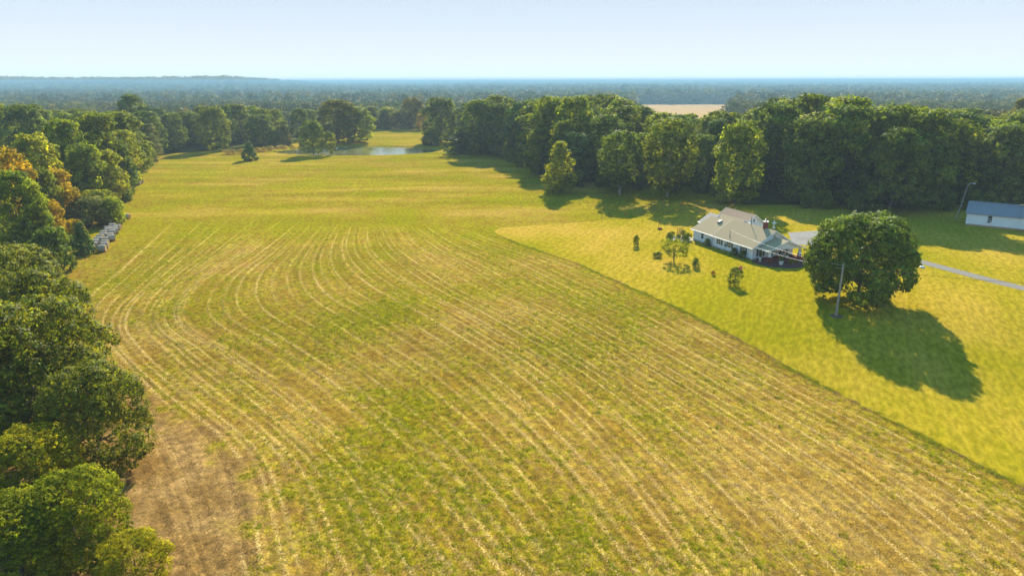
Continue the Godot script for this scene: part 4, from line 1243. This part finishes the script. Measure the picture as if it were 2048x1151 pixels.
# ---------------------------------------------------------------- white outbuilding on the right
func build_outbuilding() -> void:
	var at := Vector3(113.8, hgt(113.8, -172.8) + 0.06, -172.8)
	var o := thing("white_outbuilding", "white block building with blue ribbed metal roof at the right picture edge", "building", at, -atan2(7.3, 9.6))
	# local x runs along the long wall, +z faces the camera side
	part("foundation", prism([Vector2(-0.04, -0.5), Vector2(20, -0.5), Vector2(20, 0.42), Vector2(-0.04, 0.42)], -6.2, 0.04), M.block, o)
	var wl := Mb.new()
	wl.box(Vector3(0, 0.42, -6.2), Vector3(11.2, 3.1, 0))
	wl.box(Vector3(11.2, 0.42, -6.6), Vector3(20, 3.3, 0.5))
	part("wall", wl.mesh(), M.white, o)
	# end gables
	var gb := Mb.new()
	for q in [[0.02, 3.1, 5.5, -6.2, 0.0]]:
		gb.tri(Vector3(q[0], q[1], q[3]), Vector3(q[0], q[1], q[4]), Vector3(q[0], q[2], (q[3] + q[4]) / 2))
		gb.tri(Vector3(q[0] + 0.1, q[1], q[4]), Vector3(q[0] + 0.1, q[1], q[3]), Vector3(q[0] + 0.1, q[2], (q[3] + q[4]) / 2))
	part("gable", gb.mesh(), M.white, o)
	for s in [[-0.35, 11.0, 3.05, 5.6, 0.4, -3.1, -6.6], [11.0, 20.4, 3.25, 6.2, 0.95, -3.05, -7.1]]:
		var r := part("roof", slab([Vector3(s[0], s[2], s[4]), Vector3(s[1], s[2], s[4]), Vector3(s[1], s[3], s[5]), Vector3(s[0], s[3], s[5])], 0.08), M.blue_metal, o)
		part("roof", slab([Vector3(s[1], s[2], s[6]), Vector3(s[0], s[2], s[6]), Vector3(s[0], s[3], s[5]), Vector3(s[1], s[3], s[5])], 0.08), M.blue_metal, o)
		var x: float = s[0] + 0.15
		while x < s[1]:
			var rib := slab([Vector3(x, s[2] + 0.05, s[4] + 0.003), Vector3(x + 0.07, s[2] + 0.05, s[4] + 0.003), Vector3(x + 0.07, s[3] + 0.05, s[5]), Vector3(x, s[3] + 0.05, s[5])], 0.06)
			part("rib", rib, M.blue_metal, r)
			x += 0.4
		part("ridge_cap", prism([Vector2(-0.2, -0.06), Vector2(0.2, -0.06), Vector2(0, 0.1)], s[0], s[1]), M.blue_metal, r, Vector3(0, s[3] + 0.06, s[5]), Vector3(0, PI / 2, 0))
	window(o, "front", 0.0, 4.9, 1.35, 0.85, 1.5, false)
	var ac := Mb.new()
	ac.box(Vector3(4.45, 1.2, 0.07), Vector3(5.15, 1.7, 0.5))
	part("air_conditioner", ac.mesh(), M.trim, o)
	var gr := Mb.new()
	gr.box(Vector3(4.5, 1.25, 0.503), Vector3(5.1, 1.65, 0.52))
	part("air_conditioner_grille", gr.mesh(), M.iron, o)
	window(o, "front", 0.5, 14.5, 1.35, 0.85, 1.5, false)

# ---------------------------------------------------------------- yard: drive, poles, wires, garden plants
func ribbon(path: Array, width: float, lift: float) -> ArrayMesh:
	var b := Mb.new()
	var pts := cubic(path, path.size() * 8)
	for i in pts.size():
		var d := (pts[mini(i + 1, pts.size() - 1)] - pts[maxi(i - 1, 0)]).normalized()
		var s := Vector2(-d.y, d.x) * width * 0.5
		for q in [pts[i] - s, pts[i] + s]:
			b.v.append(Vector3(q.x, hgt(q.x, q.y) + lift, q.y)); b.n.append(Vector3.UP)
	for i in pts.size() - 1:
		var a := i * 2
		b.ix.append_array(PackedInt32Array([a, a + 2, a + 1, a + 1, a + 2, a + 3]))
	return b.mesh()

func wire(called: String, label: String, a: Vector3, e: Vector3, sag: float, r: float, m: Material) -> void:
	var b := Mb.new()
	var p := []
	var rr := []
	for i in 25:
		var t := i / 24.0
		p.append(a.lerp(e, t) + Vector3(0, -sag * 4.0 * t * (1.0 - t), 0)); rr.append(r)
	b.tube(p, rr, 5)
	tag(part(called, b.mesh(), m, self), label, "cable")

func build_yard() -> void:

	var drive := ribbon([Vector2(65.5, -157.5), Vector2(70, -157), Vector2(74.5, -152), Vector2(78.5, -144.5), Vector2(82.0, -136), Vector2(86.8, -123), Vector2(92, -112), Vector2(100, -97), Vector2(112, -80)], 3.0, 0.085)
	structure("driveway", drive, M.asphalt)
	var apron := Mb.new()
	for p in [Vector2(62.5, -152), Vector2(70.5, -148.5), Vector2(76.5, -156), Vector2(75, -166.5), Vector2(66, -164)]:
		apron.v.append(Vector3(p.x, hgt(p.x, p.y) + 0.075, p.y)); apron.n.append(Vector3.UP)
	apron.ix = PackedInt32Array([0, 2, 1, 0, 3, 2, 0, 4, 3])
	structure("parking_apron", apron.mesh(), grained(Color(0.17, 0.165, 0.155), Color(0.27, 0.26, 0.24), 0.4, 0.9))

	# the round yard tree
	tree("round_yard_tree", "big dense dome shaped yard tree casting a long shadow on the lawn", "tree", "yard", "yardgreen", 57.5, -111.0, 14.0, 17.0)

	# utility pole and its cables
	var pole := thing("utility_pole", "weathered wooden utility pole standing in the shade of the round yard tree", "utility pole", Vector3(50.5, hgt(50.5, -103.3) + 0.05, -103.3))
	var b := Mb.new()
	b.tube([Vector3(0, -0.5, 0), Vector3(0.06, 4.0, 0), Vector3(0.1, 8.3, 0)], [0.19, 0.16, 0.12], 10)
	part("pole", b.mesh(), M.wood, pole)
	var ib := Mb.new()
	ib.lathe([Vector2(0, 0), Vector2(0.06, 0), Vector2(0.08, 0.07), Vector2(0.05, 0.1), Vector2(0.08, 0.16), Vector2(0, 0.2)], 8)
	part("insulator", ib.mesh(), M.stone, pole, Vector3(0.1, 8.3, 0))
	var soil := Mb.new()
	soil.lathe([Vector2(1.1, -0.03), Vector2(0.8, 0.06), Vector2(0.0, 0.1)], 18)
	part("soil_patch", soil.mesh(), M.soil, pole)
	var top := pole.position + Vector3(0.1, 8.1, 0)
	var mast := house_spot(0.25, -7.9) + Vector3(0, 4.65, 0)
	wire("service_cable", "pale service cable from the roof mast to the utility pole", mast, top, 0.75, 0.018, M.wire)
	wire("service_cable", "lower pale cable from the porch eave to the utility pole", house_spot(0.3, 0.4) + Vector3(0, 2.75, 0), top + Vector3(0, -0.5, 0), 0.45, 0.018, M.wire)
	wire("guy_wire", "thin dark wire from the utility pole into the round yard tree", top, Vector3(56.5, 2.6, -108.5), 0.1, 0.022, M.black_wire)
	wire("overhead_line", "thin overhead line from the utility pole towards the drive", top, Vector3(95, 7.5, -92), 0.9, 0.022, M.black_wire)

	# yard lamp
	var lamp := thing("yard_lamp", "tall leaning yard lamp pole with curved arm beside the white outbuilding", "street lamp", Vector3(116.2, hgt(116.2, -180.5), -180.5))
	var lb := Mb.new()
	lb.tube([Vector3(-0.1, -0.4, 0), Vector3(0.8, 4.5, 0), Vector3(1.5, 9.0, 0)], [0.17, 0.14, 0.11], 9)
	part("pole", lb.mesh(), M.wood, lamp)
	var la := Mb.new()
	la.tube([Vector3(1.5, 8.8, 0), Vector3(1.8, 9.3, 0.05), Vector3(2.4, 9.45, 0.1), Vector3(3.0, 9.45, 0.1)], [0.05, 0.05, 0.05, 0.05], 7)
	part("arm", la.mesh(), M.trim, lamp)
	var lh := Mb.new()
	lh.lathe([Vector2(0.0, -0.22), Vector2(0.16, -0.16), Vector2(0.2, 0.0), Vector2(0.08, 0.12), Vector2(0.0, 0.14)], 10)
	part("lamp_head", lh.mesh(), M.trim, lamp, Vector3(3.1, 9.38, 0.1))

	# garden plants on the lawn
	tree("fruit_tree", "small spreading fruit tree with forked trunk alone on the lawn left of the house", "tree", "fruit", "olive", 32.6, -136.6, 4.7, 6.2)
	plant("low_shrub", "round dark low shrub under the left branches of the fruit tree", "shrub", "deep", Vector3(30.0, 0.05, -140.0), 1.1, 2.0, "shrub")
	plant("spindly_shrub", "thin spindly shrub farthest left on the lawn", "shrub", "olive", Vector3(27.3, 0.05, -149.9), 2.5, 1.5, "shrub").scale *= Vector3(1, 1, 1)
	plant("lawn_shrub", "dense dark shrub right of the fruit tree on the lawn", "shrub", "deep", Vector3(35.8, 0.05, -131.7), 1.9, 1.7, "shrub")
	plant("lawn_shrub", "tiny brownish shrub between the dense dark shrub and the crape myrtle", "shrub", "rust", Vector3(37.6, 0.05, -126.0), 0.9, 0.8, "shrub")
	var cm := plant("crape_myrtle", "upright shrub with pink bloom nearest the field edge on the lawn", "crape", "olive", Vector3(39.6, 0.05, -119.4), 3.3, 3.1, "shrub")
	var bl := Mb.new()
	for i in 60:
		var p := Vector3(rng.randfn(-0.95, 0.2), rng.randfn(3.05, 0.18), rng.randfn(0.2, 0.2))
		var s := 0.09
		bl.quad(p + Vector3(-s, -s, 0.03), p + Vector3(s, -s, 0), p + Vector3(s, s, 0.02), p + Vector3(-s, s, -0.02))
	part("bloom", bl.mesh(), mat(0.6, 0.2, 0.25, 0.8), cm)
	# foundation shrubs along the left wall
	plant("foundation_shrub", "yellow green shrub against the left wall below the step in the eaves", "shrub", "lime2", house_spot(-0.9, -13.8), 1.7, 1.6, "shrub")
	plant("foundation_shrub", "dark shrub against the left wall before the last tall window", "shrub", "deep", house_spot(-0.9, -4.6), 1.6, 1.7, "shrub")
	plant("foundation_shrub", "dark shrub against the left wall nearest the front corner", "shrub", "deep", house_spot(-0.9, -2.0), 1.6, 1.6, "shrub")
	# the little bed at the back left corner of the house
	var bed := Mb.new()
	bed.lathe([Vector2(2.9, 0.0), Vector2(2.6, 0.08), Vector2(0.0, 0.1)], 22)
	var bp := part("gravel_bed", bed.mesh(), M.stone, self, house_spot(-1.8, -22.0))
	bp.set_meta("kind", "structure")
	var places := [[-4.8, -22.6, 1.5, "left of the trellis nearest the camera"], [-3.9, -23.6, 1.3, "left of the trellis farthest from the house"], [-3.3, -21.3, 1.2, "low in front of the trellis"], [-1.4, -20.2, 1.7, "nearest the house corner in the gravel bed"], [-2.4, -19.7, 1.6, "in front of the gravel bed"], [-0.6, -23.4, 1.7, "behind the trellis beside the house"], [-2.9, -24.4, 1.3, "behind the trellis in the gravel bed"]]
	for i in places.size():
		var q: Array = places[i]
		plant("bed_shrub", "rounded dark shrub " + q[3], "shrub", ["deep", "mid", "deep", "mid"][i % 4], house_spot(q[0], q[1]), q[2], q[2] * 1.05, "shrub")
	var tr := thing("garden_trellis", "brown wooden garden trellis among the shrubs at the back house corner", "trellis", house_spot(-2.2, -22.3), HOUSE_TURN)
	for sx in [-0.5, 0.5]:
		for sz in [-0.35, 0.35]:
			part("post", box_mesh(0.1, 2.5, 0.1), M.brown_wood, tr, Vector3(sx, 0, sz))
	for k in 5:
		for sz in [-0.41, 0.41]:
			part("rung", box_mesh(1.2, 0.07, 0.05), M.brown_wood, tr, Vector3(0, 0.4 + k * 0.5, sz))
	# bird bath behind the house
	var bb := thing("bird_bath", "white stone bird bath with wide bowl on the lawn behind the chimney", "bird bath", Vector3(64.4, 0.06, -169.1))
	var pb := Mb.new()
	pb.lathe([Vector2(0, 0), Vector2(0.4, 0), Vector2(0.38, 0.12), Vector2(0.16, 0.25), Vector2(0.13, 1.0), Vector2(0.22, 1.15), Vector2(0, 1.16)], 14)
	part("pedestal", pb.mesh(), M.trim, bb)
	var wb := Mb.new()
	wb.lathe([Vector2(0.1, 1.12), Vector2(0.35, 1.18), Vector2(0.62, 1.34), Vector2(0.6, 1.38), Vector2(0.3, 1.26), Vector2(0, 1.24)], 18)
	part("bowl", wb.mesh(), M.trim, bb)
	var fb := Mb.new()
	fb.lathe([Vector2(0.08, 1.24), Vector2(0.07, 1.55), Vector2(0.18, 1.68), Vector2(0.06, 1.75), Vector2(0.1, 1.9), Vector2(0, 2.0)], 12)
	part("finial", fb.mesh(), M.trim, bb)
	# posts on the back lawn
	var p1 := thing("clothesline_post", "thin leaning post with a dark stone at its foot on the back lawn", "post", Vector3(36.0, 0.06, -168.6))
	var q1 := Mb.new()
	q1.tube([Vector3(-0.2, -0.3, 0), Vector3(0.2, 2.5, 0)], [0.06, 0.05], 7)
	part("post", q1.mesh(), M.iron, p1)
	tag(part("foot_stone", rock(0.55, 3), M.brick, self, Vector3(36.2, 0.2, -168.0)), "dark reddish stone at the foot of the leaning post", "stone")
	var p2 := thing("clothesline_post", "thin upright post on the lawn behind the back house corner", "post", Vector3(44.6, 0.06, -171.5))
	var q2 := Mb.new()
	q2.tube([Vector3(0, -0.3, 0), Vector3(0, 2.6, 0)], [0.05, 0.05], 7)
	part("post", q2.mesh(), M.iron, p2)
	var p3 := thing("fence_post", "lone thin fence post where the lawn meets the far hay field", "post", Vector3(23.6, 0.06, -181.5))
	var q3 := Mb.new()
	q3.tube([Vector3(0, -0.3, 0), Vector3(0, 1.5, 0)], [0.06, 0.05], 7)
	part("post", q3.mesh(), M.wood, p3)
	tag(part("white_stone", rock(0.45, 5), M.trim, self, Vector3(79.7, 0.15, -131.4)), "small white stone on the grass beside the drive", "stone")
	# pale reeds and rough grass on the pond's left bank
	for i in 14:
		var t := i / 13.0
		plant("dry_reed_clump", "%s dry tan reed clump from the left on the bank left of the pond" % ["first", "second", "third", "fourth", "fifth", "sixth", "seventh", "eighth", "ninth", "tenth", "eleventh", "twelfth", "thirteenth", "last"][i], "crape", "straw", Vector3(lerpf(-141, -107, t) + rng.randf_range(-1, 1), 0, lerpf(-352, -392, t) + rng.randf_range(-2, 2)), 2.4, 4.0, "reeds").set_meta("group", "dry reeds on the pond bank")

func rock(s: float, sd: int) -> ArrayMesh:
	var m := SphereMesh.new()
	m.radius = s; m.height = s * 1.3; m.radial_segments = 12; m.rings = 7
	var arr := m.get_mesh_arrays()
	var v: PackedVector3Array = arr[Mesh.ARRAY_VERTEX]
	for i in v.size():
		v[i] *= 1.0 + 0.3 * nz3.get_noise_3d(v[i].x * 3.0 + sd, v[i].y * 3.0, v[i].z * 3.0)
	arr[Mesh.ARRAY_VERTEX] = v
	var out := ArrayMesh.new()
	out.add_surface_from_arrays(Mesh.PRIMITIVE_TRIANGLES, arr)
	return out

# ---------------------------------------------------------------- hay bales
func build_bales() -> void:
	var g := RandomNumberGenerator.new()
	g.seed = 99
	var wrap := grained(Color(0.27, 0.22, 0.16), Color(0.46, 0.40, 0.31), 1.1, 0.9, 0.05)
	var hay := grained(Color(0.24, 0.15, 0.06), Color(0.42, 0.29, 0.13), 3.0, 1.0, 0.1)
	var body := Mb.new()
	var prof := []
	for q in [Vector2(0.70, -0.76), Vector2(0.775, -0.70), Vector2(0.79, -0.3), Vector2(0.785, 0.0), Vector2(0.79, 0.3), Vector2(0.775, 0.70), Vector2(0.70, 0.76)]: prof.append(q)
	body.lathe(prof, 22)
	var ends := Mb.new()
	ends.lathe([Vector2(0.0, -0.74), Vector2(0.3, -0.77), Vector2(0.70, -0.763)], 22)
	ends.lathe([Vector2(0.70, 0.763), Vector2(0.3, 0.77), Vector2(0.0, 0.74)], 22)
	for k in ends.n.size(): ends.n[k] = Vector3(0, signf(ends.v[k].y), 0)
	var bm := body.mesh()
	var em := ends.mesh()
	var ordinal := ["first", "second", "third", "fourth", "fifth", "sixth", "seventh", "eighth", "ninth", "tenth", "eleventh"]
	var a0 := Vector2(-88.3, -146.0)
	var a1 := Vector2(-97.8, -172.5)
	var dir := (a1 - a0).normalized()
	var side := Vector2(dir.y, -dir.x)   # to the left, into the hedge
	if side.x > 0: side = -side
	var turn := -atan2(side.y, side.x)
	var spots := []
	for c in 2:
		for r in 10:
			spots.append([a0 + dir * (r * 2.75 + c * 0.9) + side * (c * 1.75), "%s round hay bale from the camera in the %s row by the hedge" % [ordinal[r], ["field side", "hedge side"][c]], "hay bales in the double row by the left hedge"])
	for r in 4:
		spots.append([Vector2(-126.0, -222.5) + Vector2(-0.2, -1.0) * (r * 2.2) + Vector2(0.9, 0) * r * 0.4, "%s of four round hay bales in the small far group by the hedge" % ordinal[r], "hay bales of the small far group"])
	for r in 3:
		spots.append([Vector2(-101.6, -178.5) + Vector2(-0.16, -1.0) * r * 2.3, "%s of three round hay bales half under the bush beyond the double row" % ordinal[r], "hay bales under the bush"])
	for r in 3:
		spots.append([Vector2(-131.0, -246.0) + Vector2(-0.35, -1.0) * r * 2.4, "%s of three tiny farthest hay bales along the left hedge" % ordinal[r], "farthest hay bales"])
	for s in spots:
		var p: Vector2 = s[0] + Vector2(g.randf_range(-0.5, 0.5), g.randf_range(-0.45, 0.45))
		var t := thing("hay_bale", s[1], "hay bale", Vector3(p.x, hgt(p.x, p.y) + 0.72, p.y), turn + g.randf_range(-0.4, 0.4), s[2])
		var o := part("net_wrap", bm, wrap, t, Vector3.ZERO, Vector3(g.randf_range(-0.3, 0.3), 0, PI / 2))
		part("hay_ends", em, hay, t, Vector3.ZERO, Vector3(0, 0, PI / 2))
		t.scale = Vector3(g.randf_range(0.92, 1.06), g.randf_range(0.9, 1.04), g.randf_range(0.96, 1.08))

# ---------------------------------------------------------------- loose grass and straw on the hay field
func blades(n: int, spread: float, h: float, wid: float, lean: float, sd: int) -> ArrayMesh:
	var g := RandomNumberGenerator.new()
	g.seed = sd
	var b := Mb.new()
	for i in n:
		var a := g.randf() * TAU
		var p := Vector3(cos(a), 0, sin(a)) * spread * sqrt(g.randf())
		var d := Vector3(g.randfn(), 0, g.randfn()).normalized()
		var s := d.cross(Vector3.UP) * wid
		var tip := p + d * lean * g.randf_range(0.3, 1.0) + Vector3(0, h * g.randf_range(0.5, 1.0), 0)
		var k := b.v.size()
		var nn := (Vector3.UP * 0.9 + d * 0.25).normalized()
		for q in [p - s, p + s, tip]:
			b.v.append(q); b.n.append(nn)
			b.c.append(Color.WHITE * g.randf_range(0.75, 1.2))
		b.ix.append_array(PackedInt32Array([k, k + 2, k + 1]))
	return b.mesh()

func scatter(called: String, label: String, category: String, m: Mesh, material: Material, spots: Array, tints: Array) -> void:
	var mm := MultiMesh.new()
	mm.transform_format = MultiMesh.TRANSFORM_3D
	mm.use_colors = true
	mm.mesh = m
	mm.instance_count = spots.size()
	for i in spots.size():
		mm.set_instance_transform(i, spots[i])
		mm.set_instance_color(i, tints[i])
	var o := MultiMeshInstance3D.new()
	o.name = numbered(called)
	o.multimesh = mm
	o.material_override = material
	add_child(o)
	tag(o, label, category)
	o.set_meta("kind", "stuff")

func build_grass() -> void:
	var g := RandomNumberGenerator.new()
	g.seed = 31
	var gm := leaf_mat(1, 1, 1, 1.25)
	gm.roughness = 0.7
	gm.metallic_specular = 0.0
	var sm := leaf_mat(1, 1, 1, 0.8)
	sm.roughness = 0.8
	sm.metallic_specular = 0.0
	var spots := []
	var tints := []
	var tries := 210000
	for i in tries:
		var z := -40.0 - pow(g.randf(), 1.35) * 135.0
		var x0 := along(FIELD_LEFT, z) + 6.0
		var x1 := along(LAWN_EDGE, z) - 0.4
		var x := lerpf(x0, x1, g.randf())
		var n1 := nz1.get_noise_2d(x, z)
		var n2 := nz2.get_noise_2d(x, z)
		var gr := green_at(x, z, n1, n2) + 0.25 * nz3.get_noise_2d(x * 0.6, z * 0.6)
		if bare_at(x, z, n2) > 0.3 and g.randf() < 0.97: continue
		if g.randf() > pow(clampf(gr + 0.1, 0.0, 1.0), 2.0) * 0.9 * sstep(-176.0, -125.0, z): continue
		var s := g.randf_range(0.5, 1.3)
		if g.randf() < 0.05: s *= 1.7
		spots.append(Transform3D(Basis(Vector3.UP, g.randf() * TAU).scaled(Vector3(s, s * g.randf_range(0.7, 1.2), s)), Vector3(x, hgt(x, z) + 0.01, z)))
		var f := g.randf_range(0.7, 1.25)
		var y := g.randf()
		tints.append(Color(lerpf(0.26, 0.40, y) * f, lerpf(0.33, 0.36, y) * f, 0.008 * f))
	print("tufts ", spots.size())
	scatter("grass_tufts", "low green grass tufts regrowing all over the mown hay field", "grass", blades(22, 0.22, 0.12, 0.028, 0.2, 1), gm, spots, tints)
	# cut straw left in rows
	spots = []
	tints = []
	for li in swath_lines.size():
		var line := swath_lines[li]
		for i in line.size() - 1:
			var a := line[i]
			var e := line[i + 1]
			var n := int(a.distance_to(e) * 7.0 * swath_w[li] + g.randf())
			var d := (e - a).normalized()
			for q in n:
				var p := a.lerp(e, g.randf()) + Vector2(g.randfn(0, 0.2), g.randfn(0, 0.2))
				if p.y < -120.0 - 60.0 * g.randf() or p.y > -40.0: continue
				if 0.7 + nz2.get_noise_2d(p.x * 0.8 + li * 40.0, p.y * 0.8) * 1.2 < g.randf(): continue
				if bare_at(p.x, p.y, 0.0) > 0.5: continue
				var s := g.randf_range(0.5, 1.25)
				spots.append(Transform3D(Basis(Vector3.UP, -atan2(d.y, d.x) + g.randfn(0, 0.5)).scaled(Vector3(s * 1.2, s * 0.8, s * 0.8)), Vector3(p.x, hgt(p.x, p.y) + 0.01, p.y)))
				var f := g.randf_range(0.65, 1.2)
				tints.append(Color(0.43 * f, 0.33 * f, 0.15 * f))
	print("straw ", spots.size())
	scatter("straw_rows", "thin rows of dry cut straw curving across the mown field", "straw", blades(14, 0.26, 0.10, 0.014, 0.3, 2), sm, spots, tints)
	# rough uncut grass along the lawn's edge
	spots = []
	tints = []
	for i in 1500:
		var z := lerpf(-42.0, -160.0, g.randf())
		var x := along(LAWN_EDGE, z) - 0.1 + g.randfn(0.0, 0.28) + 0.35 * nz2.get_noise_2d(z * 2.0, 4.0)
		var lush := nz2.get_noise_2d(z * 0.5, 90.0)
		if g.randf() > 0.75 + lush: continue
		var s := g.randf_range(0.5, 1.3) * (1.0 + 0.5 * maxf(lush, 0.0))
		spots.append(Transform3D(Basis(Vector3.UP, g.randf() * TAU).scaled(Vector3(s, s, s)), Vector3(x, hgt(x, z) + 0.02, z)))
		var f := g.randf_range(0.6, 1.1)
		tints.append(Color(0.26 * f, 0.30 * f, 0.02 * f) if lush > 0.08 else Color(0.34 * f, 0.25 * f, 0.11 * f))
	scatter("field_edge_grass", "rough strip of longer grass between the lawn and the hay field", "grass", blades(18, 0.24, 0.13, 0.024, 0.2, 5), gm, spots, tints)
	# short dry stubble clumps
	spots = []
	tints = []
	for i in 90000:
		var z := -40.0 - pow(g.randf(), 1.5) * 110.0
		var x := lerpf(along(FIELD_LEFT, z) + 5.0, along(LAWN_EDGE, z) - 0.3, g.randf())
		var s := g.randf_range(0.5, 1.3)
		spots.append(Transform3D(Basis(Vector3.UP, g.randf() * TAU).scaled(Vector3(s, s, s)), Vector3(x, hgt(x, z) + 0.01, z)))
		var f := g.randf_range(0.5, 1.15)
		tints.append(Color(0.33 * f, 0.24 * f, 0.09 * f))
	scatter("dry_stubble", "short dry stubble standing all over the mown hay field", "stubble", blades(12, 0.2, 0.09, 0.016, 0.12, 3), sm, spots, tints)
